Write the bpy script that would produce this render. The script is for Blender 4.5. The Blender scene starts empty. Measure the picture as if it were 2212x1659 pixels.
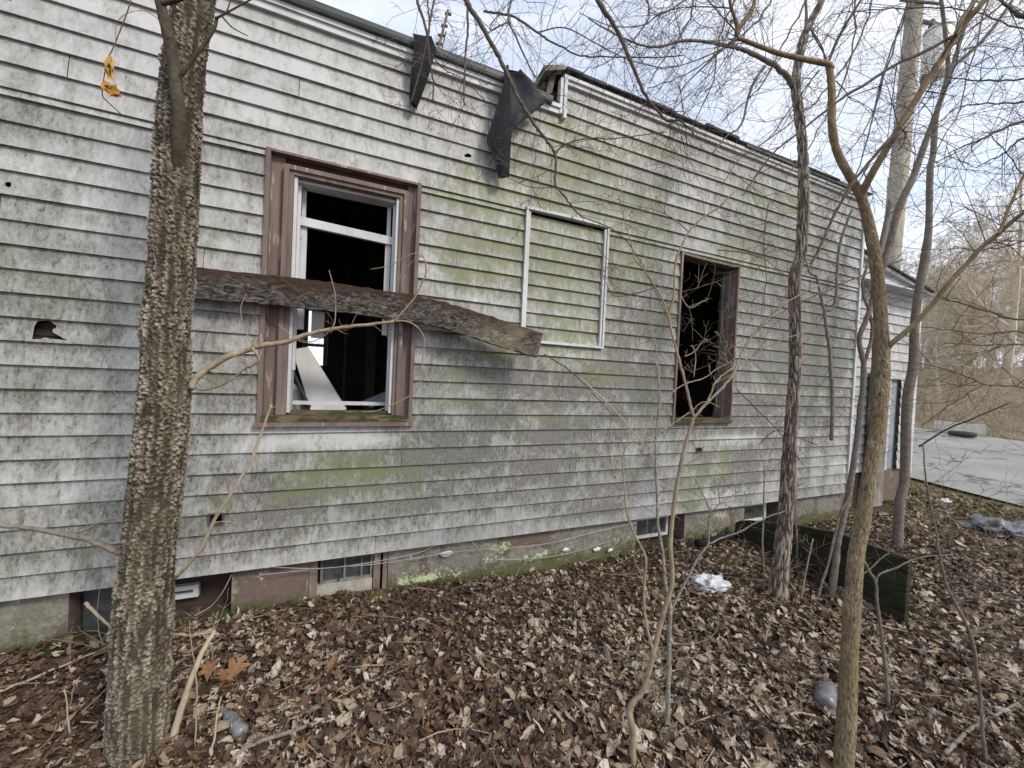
import bpy, math, random
import numpy as np
from mathutils import Vector, Matrix, noise
from mathutils.geometry import tessellate_polygon
random.seed(7); rng = np.random.default_rng(7)
R = math.radians
scene = bpy.context.scene
col = scene.collection
# ---------------------------------------------------------------- camera
PW, PH, FPX = 2212.0, 1659.0, 830.0
ROLL, PITCH, THETA = R(2.7), R(-1.1), R(66.9)
CAM = Vector((0.0, -2.46, 1.5))
up = Vector((0, 0, 1))
F0 = Vector((math.cos(THETA), math.sin(THETA), 0))
H0 = Vector((math.sin(THETA), -math.cos(THETA), 0))
FW = (F0*math.cos(PITCH) + up*math.sin(PITCH)).normalized()
U0 = H0.cross(FW)
RT = H0*math.cos(ROLL) + U0*math.sin(ROLL)
UP = U0*math.cos(ROLL) - H0*math.sin(ROLL)
cd = bpy.data.cameras.new("camera"); cam = bpy.data.objects.new("camera", cd); col.objects.link(cam)
cam.matrix_world = Matrix(((RT.x, UP.x, -FW.x, CAM.x), (RT.y, UP.y, -FW.y, CAM.y), (RT.z, UP.z, -FW.z, CAM.z), (0, 0, 0, 1)))
cd.sensor_width = 36; cd.lens = FPX/PW*36; cd.clip_start = 0.05; cd.clip_end = 600
scene.camera = cam
# ---------------------------------------------------------------- world and light
w = bpy.data.worlds.new("World"); scene.world = w; w.use_nodes = True
nt = w.node_tree; N = nt.nodes; L = nt.links
for n in list(N): N.remove(n)
SUN_EL, SUN_AZ = 42, 150
sky = N.new('ShaderNodeTexSky'); sky.sky_type = 'NISHITA'; sky.sun_disc = False
sky.sun_elevation = R(SUN_EL); sky.sun_rotation = R(SUN_AZ); sky.air_density = 1.0; sky.dust_density = 1.5
tc = N.new('ShaderNodeTexCoord')
mp = N.new('ShaderNodeMapping'); mp.inputs['Scale'].default_value = (1, 1, 2.6); mp.inputs['Location'].default_value = (0.4, 1.3, 0.2)
nz = N.new('ShaderNodeTexNoise'); nz.inputs['Scale'].default_value = 2.3; nz.inputs['Detail'].default_value = 7; nz.inputs['Roughness'].default_value = .55; nz.inputs['Distortion'].default_value = .6
rp = N.new('ShaderNodeValToRGB'); rp.color_ramp.elements[0].position = .36; rp.color_ramp.elements[1].position = .6
rp.color_ramp.elements[0].color = (.52, .52, .52, 1); rp.color_ramp.elements[1].color = (1, 1, 1, 1)
mx = N.new('ShaderNodeMix'); mx.data_type = 'RGBA'; mx.inputs['B'].default_value = (8.2, 8.5, 9.3, 1)
bg = N.new('ShaderNodeBackground'); bg.inputs['Strength'].default_value = 0.1
out = N.new('ShaderNodeOutputWorld')
L.new(tc.outputs['Generated'], mp.inputs[0]); L.new(mp.outputs[0], nz.inputs[0]); L.new(nz.outputs[0], rp.inputs[0])
gain = N.new('ShaderNodeVectorMath'); gain.operation = 'SCALE'; gain.inputs['Scale'].default_value = 2.2; L.new(sky.outputs[0], gain.inputs[0])
L.new(rp.outputs[0], mx.inputs['Factor']); L.new(gain.outputs[0], mx.inputs['A'])
L.new(mx.outputs['Result'], bg.inputs[0]); L.new(bg.outputs[0], out.inputs[0])
sd = bpy.data.lights.new("sun", 'SUN'); sd.energy = 2.1; sd.angle = R(12); sd.color = (1, .93, .82)
so = bpy.data.objects.new("sun", sd); col.objects.link(so)
# sun stands behind the camera to its right: azimuth measured like the sky texture's
sdir = Vector((math.sin(R(SUN_AZ))*math.cos(R(SUN_EL)), math.cos(R(SUN_AZ))*math.cos(R(SUN_EL)), math.sin(R(SUN_EL))))
so.rotation_euler = sdir.to_track_quat('Z', 'Y').to_euler()
scene.view_settings.view_transform = 'Standard'; scene.view_settings.look = 'None'
scene.view_settings.exposure = 0.45; scene.view_settings.gamma = 1
scene.render.resolution_x = 1024; scene.render.resolution_y = 768

# ---------------------------------------------------------------- geometry of the survey: picture measurements to metres
def ray(u, v):
    return FW + RT*((u-PW/2)/FPX) + UP*((PH/2-v)/FPX)
def W(u, v, y=0.0):           # point on the vertical plane at depth y
    d = ray(u, v); t = (y-CAM.y)/d.y
    return CAM + d*t
def D(u, v, z):               # point at distance z along the view axis
    return CAM + ray(u, v)*z
def ground_z(x, y):
    wz = float(np.interp(x, [-1.4, -.2, .25, .8, 1.7, 2.3, 2.8, 3.5, 4.2, 5.2], [.12, .145, .12, .092, .07, .085, .125, .105, .07, .06]))
    if y > 0: b = wz
    else: e_ = math.exp(y/.9); b = wz*e_+.16*(1-e_)+0.062*max(y, -4)
    b -= 0.03*max(0, min(1, (x-5)/4))
    if y < 0.02 or x > 5: b += 0.018*noise.noise(Vector((x*1.1, y*1.1, 0))) + 0.01*noise.noise(Vector((x*4, y*4, 3)))
    return b
def G(u, v):                  # point on the ground
    d = ray(u, v); p = CAM.copy(); z = 0.1
    for _ in range(8):
        t = (z-CAM.z)/d.z; p = CAM+d*t; z = ground_z(p.x, p.y)
    p.z = z
    return p
def PX(width_px, z): return width_px/FPX*z

# ---------------------------------------------------------------- mesh collector
class MB:
    def __init__(s): s.v = []; s.f = []; s.n = 0; s.att = {}; s.mi = []
    def add(s, verts, faces, **att):
        verts = np.asarray(verts, dtype=np.float32).reshape(-1, 3); b = s.n
        s.v.append(verts); k = len(verts); s.n += k
        if isinstance(faces, np.ndarray): s.f.append(faces+b)
        else:
            for f in faces: s.f.append((np.asarray(f)+b).reshape(1, -1))
        for a, val in att.items():
            s.att.setdefault(a, []).append((b, np.broadcast_to(np.asarray(val, dtype=np.float32), (k,)).copy()))
        return b
    def box(s, a, b, **k):
        x0, y0, z0 = a; x1, y1, z1 = b
        s.add([(x0,y0,z0),(x1,y0,z0),(x1,y1,z0),(x0,y1,z0),(x0,y0,z1),(x1,y0,z1),(x1,y1,z1),(x0,y1,z1)],
              [(0,3,2,1),(4,5,6,7),(0,1,5,4),(1,2,6,5),(2,3,7,6),(3,0,4,7)], **k)
    def beam(s, p, q, wx, wy, upv=(0, 0, 1), jit=0):     # rectangular bar from p to q
        p = Vector(p); q = Vector(q); d = (q-p).normalized(); a = d.cross(Vector(upv))
        if a.length < 1e-4: a = d.cross(Vector((0, 1, 0)))
        a.normalize(); b = a.cross(d); vs = []
        for c in (p, q):
            for i, j in ((-1,-1),(1,-1),(1,1),(-1,1)):
                vs.append(c + a*i*wx/2 + b*j*wy/2 + Vector([random.uniform(-jit, jit) for _ in range(3)]))
        s.add(vs, [(0,1,2,3),(7,6,5,4),(0,4,5,1),(1,5,6,2),(2,6,7,3),(3,7,4,0)])
    def tube(s, pts, rad, n=6, caps=True, **k):
        P = np.array([tuple(p) for p in pts], dtype=float); m = len(P)
        T = np.gradient(P, axis=0); T /= np.linalg.norm(T, axis=1)[:, None]+1e-9
        ref = np.array([0, 0, 1.]) if abs(T[0][2]) < .9 else np.array([1., 0, 0])
        a = np.cross(T[0], ref); a /= np.linalg.norm(a)+1e-9
        A = np.zeros_like(P); A[0] = a
        for i in range(1, m):
            a = A[i-1]-T[i]*np.dot(A[i-1], T[i]); A[i] = a/(np.linalg.norm(a)+1e-9)
        B = np.cross(T, A); th = np.arange(n)/n*2*np.pi
        rad = np.broadcast_to(np.asarray(rad, dtype=float), (m,))
        V = P[:, None, :] + rad[:, None, None]*(np.cos(th)[None, :, None]*A[:, None, :]+np.sin(th)[None, :, None]*B[:, None, :])
        i = np.arange(m-1)[:, None]*n; j = np.arange(n)[None, :]; j2 = (j+1) % n
        Fq = np.stack([i+j, i+j2, i+n+j2, i+n+j], axis=-1).reshape(-1, 4)
        b = s.add(V.reshape(-1, 3), Fq, **k)
        if caps:
            s.f.append((np.arange(n)[::-1]+b).reshape(1, -1)); s.f.append((np.arange(n)+b+(m-1)*n).reshape(1, -1))
    def build(s, name, mat, parent=None, smooth=False, tagd=None):
        me = bpy.data.meshes.new(name)
        if s.n:
            V = np.concatenate(s.v); me.vertices.add(len(V)); me.vertices.foreach_set('co', V.ravel())
            lens = np.concatenate([np.full(len(f), f.shape[1]) for f in s.f]); loops = np.concatenate([f.ravel() for f in s.f])
            me.loops.add(len(loops)); me.loops.foreach_set('vertex_index', loops.astype(np.int32))
            me.polygons.add(len(lens)); st = np.concatenate([[0], np.cumsum(lens)[:-1]])
            me.polygons.foreach_set('loop_start', st.astype(np.int32)); me.polygons.foreach_set('loop_total', lens.astype(np.int32))
            me.polygons.foreach_set('use_smooth', np.full(len(lens), smooth))
            for a, ch in s.att.items():
                arr = np.zeros(len(V), dtype=np.float32)
                for b, val in ch: arr[b:b+len(val)] = val
                at = me.attributes.new(a, 'FLOAT', 'POINT'); at.data.foreach_set('value', arr)
            me.update(calc_edges=True); me.validate()
        me.materials.append(mat)
        o = bpy.data.objects.new(name, me); col.objects.link(o)
        if parent is not None: o.parent = parent; o.matrix_parent_inverse = parent.matrix_world.inverted() if parent.type == 'EMPTY' and False else Matrix.Translation(-parent_loc(parent))
        if tagd: tag(o, **tagd)
        return o
def parent_loc(p):
    l = Vector(p.location)
    q = p.parent
    while q is not None:
        l = l + Vector(q.location) + p.matrix_parent_inverse.translation; p = q; q = p.parent
    return l
def tag(o, label=None, cat=None, group=None, kind=None):
    if label: o['label'] = label
    if cat: o['category'] = cat
    if group: o['group'] = group
    if kind: o['kind'] = kind
    return o
def thing(name, loc, label, cat, group=None):
    o = bpy.data.objects.new(name, None); col.objects.link(o); o.location = loc; o.empty_display_size = .1
    return tag(o, label, cat, group)
def smoothpath(pts, per=5):
    P = [np.array(tuple(p), dtype=float) for p in pts]; P = [2*P[0]-P[1]]+P+[2*P[-1]-P[-2]]; out = []
    for i in range(1, len(P)-2):
        for k in range(per):
            t = k/per
            out.append(.5*((2*P[i])+(-P[i-1]+P[i+1])*t+(2*P[i-1]-5*P[i]+4*P[i+1]-P[i+2])*t*t+(-P[i-1]+3*P[i]-3*P[i+1]+P[i+2])*t**3))
    out.append(P[-2]); return np.array(out)

# ---------------------------------------------------------------- materials
def newmat(name, rough=.8, spec=.3):
    m = bpy.data.materials.new(name); m.use_nodes = True; nt = m.node_tree
    b = nt.nodes['Principled BSDF']; b.inputs['Roughness'].default_value = rough; b.inputs['Specular IOR Level'].default_value = spec
    return m, nt, b
def nd(nt, t, **k):
    n = nt.nodes.new(t)
    for a, v in k.items():
        if a in n.inputs.keys(): n.inputs[a].default_value = v
        else: setattr(n, a, v)
    return n
def ncoord(nt, scale=(1, 1, 1)):
    tc = nd(nt, 'ShaderNodeTexCoord'); mp = nd(nt, 'ShaderNodeMapping'); mp.inputs['Scale'].default_value = scale
    nt.links.new(tc.outputs['Object'], mp.inputs[0]); return mp.outputs[0]
def nnoise(nt, vec, scale, detail=4, rough=.6, dist=0):
    n = nd(nt, 'ShaderNodeTexNoise'); n.inputs['Scale'].default_value = scale; n.inputs['Detail'].default_value = detail
    n.inputs['Roughness'].default_value = rough; n.inputs['Distortion'].default_value = dist; nt.links.new(vec, n.inputs[0]); return n.outputs[0]
def nramp(nt, fac, stops):
    n = nd(nt, 'ShaderNodeValToRGB'); cr = n.color_ramp
    while len(cr.elements) > 1: cr.elements.remove(cr.elements[-1])
    cr.elements[0].position = stops[0][0]; cr.elements[0].color = (*c3(stops[0][1]), 1)
    for p, c in stops[1:]: e = cr.elements.new(p); e.color = (*c3(c), 1)
    nt.links.new(fac, n.inputs[0]); return n.outputs[0]
def c3(c): return (c, c, c) if isinstance(c, (int, float)) else c
def nmath(nt, op, a, b=None, clamp=False):
    n = nd(nt, 'ShaderNodeMath'); n.operation = op; n.use_clamp = clamp
    for i, x in enumerate((a, b)):
        if x is None: continue
        if isinstance(x, (int, float)): n.inputs[i].default_value = x
        else: nt.links.new(x, n.inputs[i])
    return n.outputs[0]
def nmix(nt, fac, a, b, mode='MIX'):
    n = nd(nt, 'ShaderNodeMix'); n.data_type = 'RGBA'; n.blend_type = mode
    for key, x in (('Factor', fac), ('A', a), ('B', b)):
        i = n.inputs[0] if key == 'Factor' else n.inputs[6 if key == 'A' else 7]
        if isinstance(x, (int, float)): i.default_value = x if key == 'Factor' else (x, x, x, 1)
        elif isinstance(x, tuple): i.default_value = (*x, 1)
        else: nt.links.new(x, i)
    return n.outputs[2]
def nattr(nt, name):
    n = nd(nt, 'ShaderNodeAttribute'); n.attribute_name = name; return n.outputs['Fac']
def bump(nt, b, h, strength=.5, dist=.01):
    n = nd(nt, 'ShaderNodeBump'); n.inputs['Strength'].default_value = strength; n.inputs['Distance'].default_value = dist
    nt.links.new(h, n.inputs['Height']); nt.links.new(n.outputs[0], b.inputs['Normal'])
def simple(name, c1, c2, scale=8, stretch=(1, 1, 1), rough=.8, bs=.4, bd=.004, c_spot=None, spot=.66, spot_scale=20, spec=.3, metal=0):
    m, nt, b = newmat(name, rough, spec); v = ncoord(nt, stretch)
    n1 = nnoise(nt, v, scale, 6, .65, .3)
    c = nramp(nt, n1, [(.3, c1), (.7, c2)])
    n2 = nnoise(nt, v, spot_scale, 5, .7)
    if c_spot is not None:
        c = nmix(nt, nramp(nt, n2, [(spot-.03, 0), (spot+.03, 1)]), c, c_spot)
    nt.links.new(c, b.inputs['Base Color']); b.inputs['Metallic'].default_value = metal
    bump(nt, b, nmath(nt, 'ADD', n1, n2), bs, bd)
    return m

def m_siding():
    m, nt, b = newmat('weathered_siding', .62, .35)
    v = ncoord(nt); vs = ncoord(nt, (1, 1, .45))
    al = nattr(nt, 'algae'); gr = nattr(nt, 'grime'); cf = nattr(nt, 'course'); ti = nattr(nt, 'tint')
    base = nmix(nt, ti, (.39, .39, .392), (.49, .49, .487))
    big = nnoise(nt, v, 2.4, 7, .68, .8); mid = nnoise(nt, vs, 13, 7, .75, .6); fine = nnoise(nt, vs, 70, 5, .78); vf = nnoise(nt, v, 190, 3, .8)
    drip = nnoise(nt, ncoord(nt, (1, 1, .13)), 46, 5, .75)
    a = nmath(nt, 'ADD', nmath(nt, 'MULTIPLY', big, 1.0), nmath(nt, 'MULTIPLY', mid, .75))
    a = nmath(nt, 'ADD', a, nmath(nt, 'MULTIPLY', drip, .45))
    a = nmath(nt, 'ADD', a, nmath(nt, 'MULTIPLY', fine, .55))
    a = nmath(nt, 'ADD', a, nmath(nt, 'MULTIPLY', cf, .15))
    a = nmath(nt, 'ADD', a, nmath(nt, 'MULTIPLY', gr, .3))
    g1 = nramp(nt, nmath(nt, 'SUBTRACT', a, 1.13), [(.05, 0), (.2, .28), (.36, .6), (.54, .95)])
    c = nmix(nt, g1, base, nmix(nt, vf, (.095, .093, .08), (.21, .205, .182)))
    pale = nramp(nt, nnoise(nt, v, 16, 6, .75, 1.5), [(.6, 0), (.66, .5)])
    c = nmix(nt, nmath(nt, 'MULTIPLY', pale, g1), c, (.46, .465, .46))
    sp = nramp(nt, nmath(nt, 'ADD', nmath(nt, 'ADD', nmath(nt, 'MULTIPLY', fine, .5), nmath(nt, 'MULTIPLY', vf, .5)), nmath(nt, 'MULTIPLY', g1, .16)), [(.66, 0), (.72, .85)])
    c = nmix(nt, sp, c, (.05, .05, .045))
    dots = nd(nt, 'ShaderNodeTexVoronoi'); dots.inputs['Scale'].default_value = 40; nt.links.new(v, dots.inputs[0])
    dd = nramp(nt, dots.outputs['Distance'], [(.06, 1), (.11, 0)])
    dd2 = nramp(nt, nnoise(nt, v, 4.5, 3), [(.48, 0), (.58, .85)])
    c = nmix(nt, nmath(nt, 'MULTIPLY', dd, dd2), c, (.05, .05, .045))
    an = nmath(nt, 'ADD', nmath(nt, 'MULTIPLY', mid, .75), nmath(nt, 'MULTIPLY', nnoise(nt, vs, 44, 6, .82), 1.15))
    af = nramp(nt, nmath(nt, 'ADD', nmath(nt, 'MULTIPLY', nmath(nt, 'MINIMUM', al, 1.0), nmath(nt, 'ADD', nmath(nt, 'MULTIPLY', cf, .2), .17)), nmath(nt, 'SUBTRACT', an, .905)), [(.12, 0), (.24, .4), (.42, .8)])
    c = nmix(nt, af, c, nmix(nt, fine, (.085, .098, .035), (.235, .255, .115)))
    nt.links.new(c, b.inputs['Base Color'])
    bump(nt, b, nmath(nt, 'ADD', mid, fine), .18, .003)
    return m
M = {}
M['siding'] = m_siding()
M['white'] = simple('white_painted_trim', (.42, .42, .42), (.62, .63, .65), 6, (1, 1, .3), .6, .2, .003, (.2, .19, .16), .66, 18)
M['brownwood'] = simple('faded_brown_paint', (.11, .082, .073), (.225, .172, .15), 11, (1, 1, .18), .85, .6, .004, (.35, .28, .24), .6, 24)
M['sillwood'] = simple('mossy_sill_wood', (.07, .05, .036), (.2, .145, .1), 14, (.25, 1, 1), .9, .9, .01, (.045, .055, .018), .5, 30)
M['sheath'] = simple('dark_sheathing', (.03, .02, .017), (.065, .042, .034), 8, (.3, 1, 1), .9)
M['inside'] = simple('dark_interior', (.09, .082, .074), (.2, .185, .165), 4, (1, 1, 1), .95)
M['stud'] = simple('interior_stud', (.15, .125, .1), (.32, .28, .23), 8, (1, 1, .2), .9)
M['gutter'] = simple('grey_metal_flashing', (.045, .052, .055), (.1, .108, .112), 5, (.3, 1, 1), .55, .2, .002, (.04, .04, .04), .64, 26, .3)
M['felt'] = simple('black_roofing_felt', (.012, .0125, .015), (.024, .025, .03), 7, (1, 1, .6), .8, .15, .002, (.03, .03, .034), .75, 14, .1)
M['felt2'] = simple('worn_roofing_felt', (.026, .027, .034), (.058, .06, .074), 12, (1, 1, .4), .7, .2, .002, (.085, .09, .105), .66, 18, .12)
M['rot'] = simple('rotten_pale_wood', (.05, .045, .038), (.33, .32, .28), 9, (1, 1, .25), .9, .8, .01, (.02, .02, .02), .6, 12)
M['shingle'] = simple('dark_shingle', (.03, .03, .033), (.075, .077, .08), 30, (1, 1, 1), .9, .8, .006)
def m_found():
    m, nt, b = newmat('peeling_foundation_render', .9, .2); v = ncoord(nt)
    n1 = nnoise(nt, v, 3.2, 7, .65, 1.0); n2 = nnoise(nt, v, 30, 5, .7)
    c = nmix(nt, nramp(nt, n2, [(.35, 0), (.65, 1)]), (.15, .142, .118), (.26, .246, .21))
    pk = nramp(nt, nmath(nt, 'ADD', n1, nmath(nt, 'MULTIPLY', nattr(nt, 'pink'), .3)), [(.6, 0), (.615, 1)])
    c = nmix(nt, pk, c, nmix(nt, n2, (.1, .07, .063), (.19, .138, .124)))
    c = nmix(nt, nramp(nt, nnoise(nt, v, 8, 7, .75, .8), [(.48, 0), (.66, .7)]), c, (.09, .08, .06))
    mo = nmath(nt, 'ADD', nmath(nt, 'MULTIPLY', nattr(nt, 'moss'), .6), nmath(nt, 'SUBTRACT', nmath(nt, 'MULTIPLY', nnoise(nt, v, 16, 7, .8), 1.5), .98))
    c = nmix(nt, nramp(nt, mo, [(.06, 0), (.36, .9)]), c, nmix(nt, nnoise(nt, v, 60, 4, .8), (.02, .024, .008), (.13, .14, .05)))
    lich = nmath(nt, 'ADD', nmath(nt, 'ADD', nmath(nt, 'MULTIPLY', nnoise(nt, v, 45, 6, .85), .9), nmath(nt, 'MULTIPLY', nnoise(nt, v, 9, 4, .6), .5)), nmath(nt, 'MULTIPLY', nmath(nt, 'MINIMUM', nattr(nt, 'lichen'), 1.2), .13))
    c = nmix(nt, nramp(nt, lich, [(.82, 0), (.86, .9)]), c, (.5, .56, .33))
    nt.links.new(c, b.inputs['Base Color']); bump(nt, b, nmath(nt, 'ADD', nmath(nt, 'MULTIPLY', pk, .6), n2), .7, .008)
    return m
M['found'] = m_found()
def m_glass(name, c, rough):
    m, nt, b = newmat(name, rough, .5); v = ncoord(nt)
    n = nnoise(nt, v, 9, 6, .7, .6)
    nt.links.new(nramp(nt, n, [(.35, c), (.62, tuple(x*1.7+.02 for x in c)), (.72, (.16, .16, .15))]), b.inputs['Base Color'])
    nt.links.new(nramp(nt, n, [(.3, rough), (.7, .6)]), b.inputs['Roughness'])
    return m
M['glass'] = m_glass('dirty_basement_glass', (.03, .036, .038), .22)
def m_soil():
    m, nt, b = newmat('leafy_soil', .95, .1); v = ncoord(nt)
    n1 = nnoise(nt, v, 1.3, 6, .6); n2 = nnoise(nt, v, 28, 6, .75); n3 = nnoise(nt, v, 7, 5, .6)
    c = nramp(nt, n2, [(.3, (.03, .021, .017)), (.5, (.075, .052, .039)), (.68, (.17, .13, .095))])
    c = nmix(nt, nramp(nt, nmath(nt, 'ADD', n3, nmath(nt, 'MULTIPLY', nattr(nt, 'green'), .35)), [(.66, 0), (.76, .8)]), c, (.05, .075, .018))
    far = nattr(nt, 'far')
    c = nmix(nt, far, c, nramp(nt, n2, [(.3, (.13, .1, .065)), (.7, (.4, .33, .22))]))
    nt.links.new(c, b.inputs['Base Color']); bump(nt, b, n2, 1, .02)
    return m
M['soil'] = m_soil()
M['road'] = simple('worn_asphalt', (.2, .2, .195), (.27, .27, .262), 1.4, (1, 1, 1), .9, .5, .004, (.12, .12, .118), .64, 60)
def m_road():
    m, nt, b = newmat('worn_cracked_asphalt', .92, .3); v = ncoord(nt); n1 = nnoise(nt, v, .5, 6, .65, .5); n2 = nnoise(nt, v, 26, 5, .8)
    c = nmix(nt, nramp(nt, n1, [(.35, 0), (.65, 1)]), (.2, .2, .193), (.3, .297, .285)); c = nmix(nt, nramp(nt, n2, [(.42, .45), (.56, 0)]), c, (.12, .12, .115))
    vo = nd(nt, 'ShaderNodeTexVoronoi'); vo.feature = 'DISTANCE_TO_EDGE'; vo.inputs['Scale'].default_value = .55
    mv = nd(nt, 'ShaderNodeVectorMath'); mv.operation = 'ADD'; nn = nd(nt, 'ShaderNodeTexNoise'); nn.inputs['Scale'].default_value = 1.5; nt.links.new(v, nn.inputs[0]); nt.links.new(v, mv.inputs[0]); nt.links.new(nn.outputs[1], mv.inputs[1]); nt.links.new(mv.outputs[0], vo.inputs[0])
    c = nmix(nt, nramp(nt, vo.outputs['Distance'], [(.008, .8), (.022, 0)]), c, (.06, .058, .05)); nt.links.new(c, b.inputs['Base Color']); bump(nt, b, n2, .6, .006); return m
M['road'] = m_road()
def m_leaf():
    m, nt, b = newmat('dead_leaf_litter', .72, .25)
    t = nattr(nt, 'tint'); v = ncoord(nt)
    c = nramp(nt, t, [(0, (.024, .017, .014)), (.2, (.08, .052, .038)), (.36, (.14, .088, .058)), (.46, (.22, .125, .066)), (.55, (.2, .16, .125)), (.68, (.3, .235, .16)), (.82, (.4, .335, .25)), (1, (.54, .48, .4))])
    n = nnoise(nt, v, 75, 5, .7); e = nattr(nt, 'rim')
    c = nmix(nt, nramp(nt, n, [(.38, .5), (.62, 0)]), c, nmix(nt, .7, c, (.03, .018, .012)))
    c = nmix(nt, nmath(nt, 'MULTIPLY', e, .22), c, (.07, .045, .03))
    nt.links.new(c, b.inputs['Base Color']); bump(nt, b, n, .4, .003)
    return m
M['leaf'] = m_leaf()
def m_bark(name, dark, mid, light, sc=18, st=(1, 1, .22), bs=.8, bd=.006, green=None, attr=False):
    m, nt, b = newmat(name, .9, .15); v = ncoord(nt, st)
    n1 = nnoise(nt, v, sc, 7, .7, .8); v2 = ncoord(nt); n2 = nnoise(nt, v2, 6, 4, .6); n3 = nnoise(nt, v2, 90, 5, .7)
    f = n1
    if attr: f = nmath(nt, 'ADD', nmath(nt, 'MULTIPLY', n3, .3), nmath(nt, 'MULTIPLY', nattr(nt, 'h'), .7))
    c = nramp(nt, f, [(.25, dark), (.5, mid), (.85, light)] if attr else [(.25, dark), (.47, mid), (.72, light)])
    if green is not None: c = nmix(nt, nramp(nt, n2, [(.5, 0), (.68, .55)]), c, green)
    nt.links.new(c, b.inputs['Base Color']); bump(nt, b, nmath(nt, 'ADD', n1, nmath(nt, 'MULTIPLY', n3, .5)), bs, bd)
    return m
M['cork'] = m_bark('corky_ridged_bark', (.045, .036, .026), (.16, .138, .106), (.31, .285, .24), attr=True, bs=.7, bd=.004, green=(.14, .125, .088), sc=70)
M['smoothbark'] = m_bark('dark_smooth_bark', (.03, .026, .018), (.065, .056, .04), (.12, .105, .075), 45, (1, 1, 1), .5, .002)
M['furrow'] = m_bark('furrowed_brown_bark', (.07, .056, .046), (.2, .168, .138), (.34, .3, .255), attr=True, bs=.5, bd=.004)
M['tan'] = m_bark('tan_olive_bark', (.07, .052, .03), (.22, .168, .1), (.34, .27, .17), 60, (1, 1, .3), .9, .003, green=(.2, .16, .08))
M['tantrunk'] = m_bark('fissured_tan_bark', (.06, .046, .027), (.19, .15, .093), (.33, .27, .18), attr=True, bs=.8, bd=.003, green=(.17, .135, .06), st=(1, 1, .3), sc=50)
M['greybark'] = m_bark('grey_brown_bark', (.08, .068, .055), (.16, .138, .115), (.25, .225, .195), 24, (1, 1, 1.4), .7, .003)
M['sapling'] = m_bark('tan_sapling_bark', (.14, .105, .07), (.26, .205, .14), (.37, .305, .22), 30, (1, 1, .5), .5, .002, green=(.16, .16, .11))
M['lichen'] = m_bark('lichen_spotted_bark', (.09, .08, .065), (.2, .18, .15), (.42, .41, .36), 70, (1, 1, 1), .8, .002)
M['twig'] = m_bark('dark_twig_bark', (.06, .045, .038), (.1, .077, .064), (.16, .13, .11), 30, (1, 1, 1), .3, .001)
M['paletwig'] = m_bark('pale_stick_bark', (.2, .16, .11), (.34, .28, .205), (.46, .4, .31), 40, (1, 1, .4), .4, .001)
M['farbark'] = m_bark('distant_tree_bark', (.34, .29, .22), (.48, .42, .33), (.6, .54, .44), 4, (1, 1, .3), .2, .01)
M['brush'] = simple('dry_brush_stems', (.27, .22, .155), (.52, .445, .33), 3, (1, 1, 1), .9)
M['grass'] = simple('short_green_grass', (.1, .15, .03), (.26, .26, .09), 6, (1, 1, 1), .9)
M['slab'] = simple('black_wet_mossy_board', (.008, .009, .006), (.04, .04, .026), 9, (.5, .5, 3), .8, .8, .008, (.06, .07, .02), .6, 16)
def m_plank():
    m, nt, b = newmat('rotten_strand_board', .9, .15); v = ncoord(nt, (1, 1, 2.6))
    vo = nd(nt, 'ShaderNodeTexVoronoi'); vo.inputs['Scale'].default_value = 30
    v0 = nnoise(nt, ncoord(nt, (.35, 1, 1)), 26, 7, .78, 3.0); nn = nnoise(nt, v, 10, 7, .75, 3.0); n3 = nnoise(nt, ncoord(nt), 4, 5, .6)
    c = nramp(nt, nmath(nt, 'ADD', nmath(nt, 'MULTIPLY', v0, .6), nmath(nt, 'MULTIPLY', nn, .42)), [(.4, (.012, .01, .009)), (.48, (.05, .042, .036)), (.54, (.14, .125, .11)), (.63, (.3, .275, .24))])
    c = nmix(nt, nramp(nt, nmath(nt, 'ADD', n3, nmath(nt, 'MULTIPLY', nattr(nt, 'top'), .4)), [(.62, 0), (.8, .85)]), c, (.075, .045, .03))
    c = nmix(nt, nmath(nt, 'MULTIPLY', nattr(nt, 'end'), nramp(nt, n3, [(.45, 0), (.6, .75)])), c, (.36, .31, .22))
    nt.links.new(c, b.inputs['Base Color']); bump(nt, b, nmath(nt, 'ADD', v0, nn), 1, .014)
    return m
M['plank'] = m_plank()
M['pole'] = m_bark('weathered_pole_wood', (.22, .19, .155), (.36, .325, .27), (.47, .435, .37), 12, (1, 1, .08), .4, .004)
M['steel'] = simple('pale_grey_transformer_paint', (.8, .84, .81), (.88, .91, .88), 4, (1, 1, 1), .4, .1, .001)
M['darkmetal'] = simple('dark_metal', (.05, .05, .05), (.11, .11, .11), 8, (1, 1, 1), .5, .2, .001)
M['bag'] = simple('white_crumpled_plastic', (.38, .4, .45), (.62, .63, .66), 30, (1, 1, 1), .35, .5, .004, (.3, .32, .42), .68, 40)
def m_clear():
    m, nt, b = newmat('cloudy_clear_plastic', .22, .5); v = ncoord(nt)
    c = nramp(nt, nnoise(nt, v, 22, 5, .6), [(.35, (.22, .225, .24)), (.65, (.46, .48, .5))]); nt.links.new(c, b.inputs['Base Color'])
    b.inputs['Transmission Weight'].default_value = .6; bump(nt, b, nnoise(nt, v, 60, 3), .4, .004); return m
M['clear'] = m_clear()
M['sheet'] = simple('grey_plastic_sheet', (.06, .065, .075), (.2, .22, .26), 6, (1, 1, 1), .3, .6, .01)
M['stone'] = simple('pale_stone', (.25, .235, .2), (.45, .43, .38), 12, (1, 1, 1), .9, .8, .01)
M['rubber'] = simple('black_rubber', (.02, .02, .021), (.04, .04, .04), 12)
M['orangeleaf'] = simple('orange_dead_leaf', (.13, .065, .03), (.26, .14, .07), 40, (1, 1, 1), .7, .5, .003)
M['driedleaf'] = simple('dried_ochre_leaf', (.3, .15, .03), (.55, .34, .1), 40, (1, 1, 1), .7, .5, .003)
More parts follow.
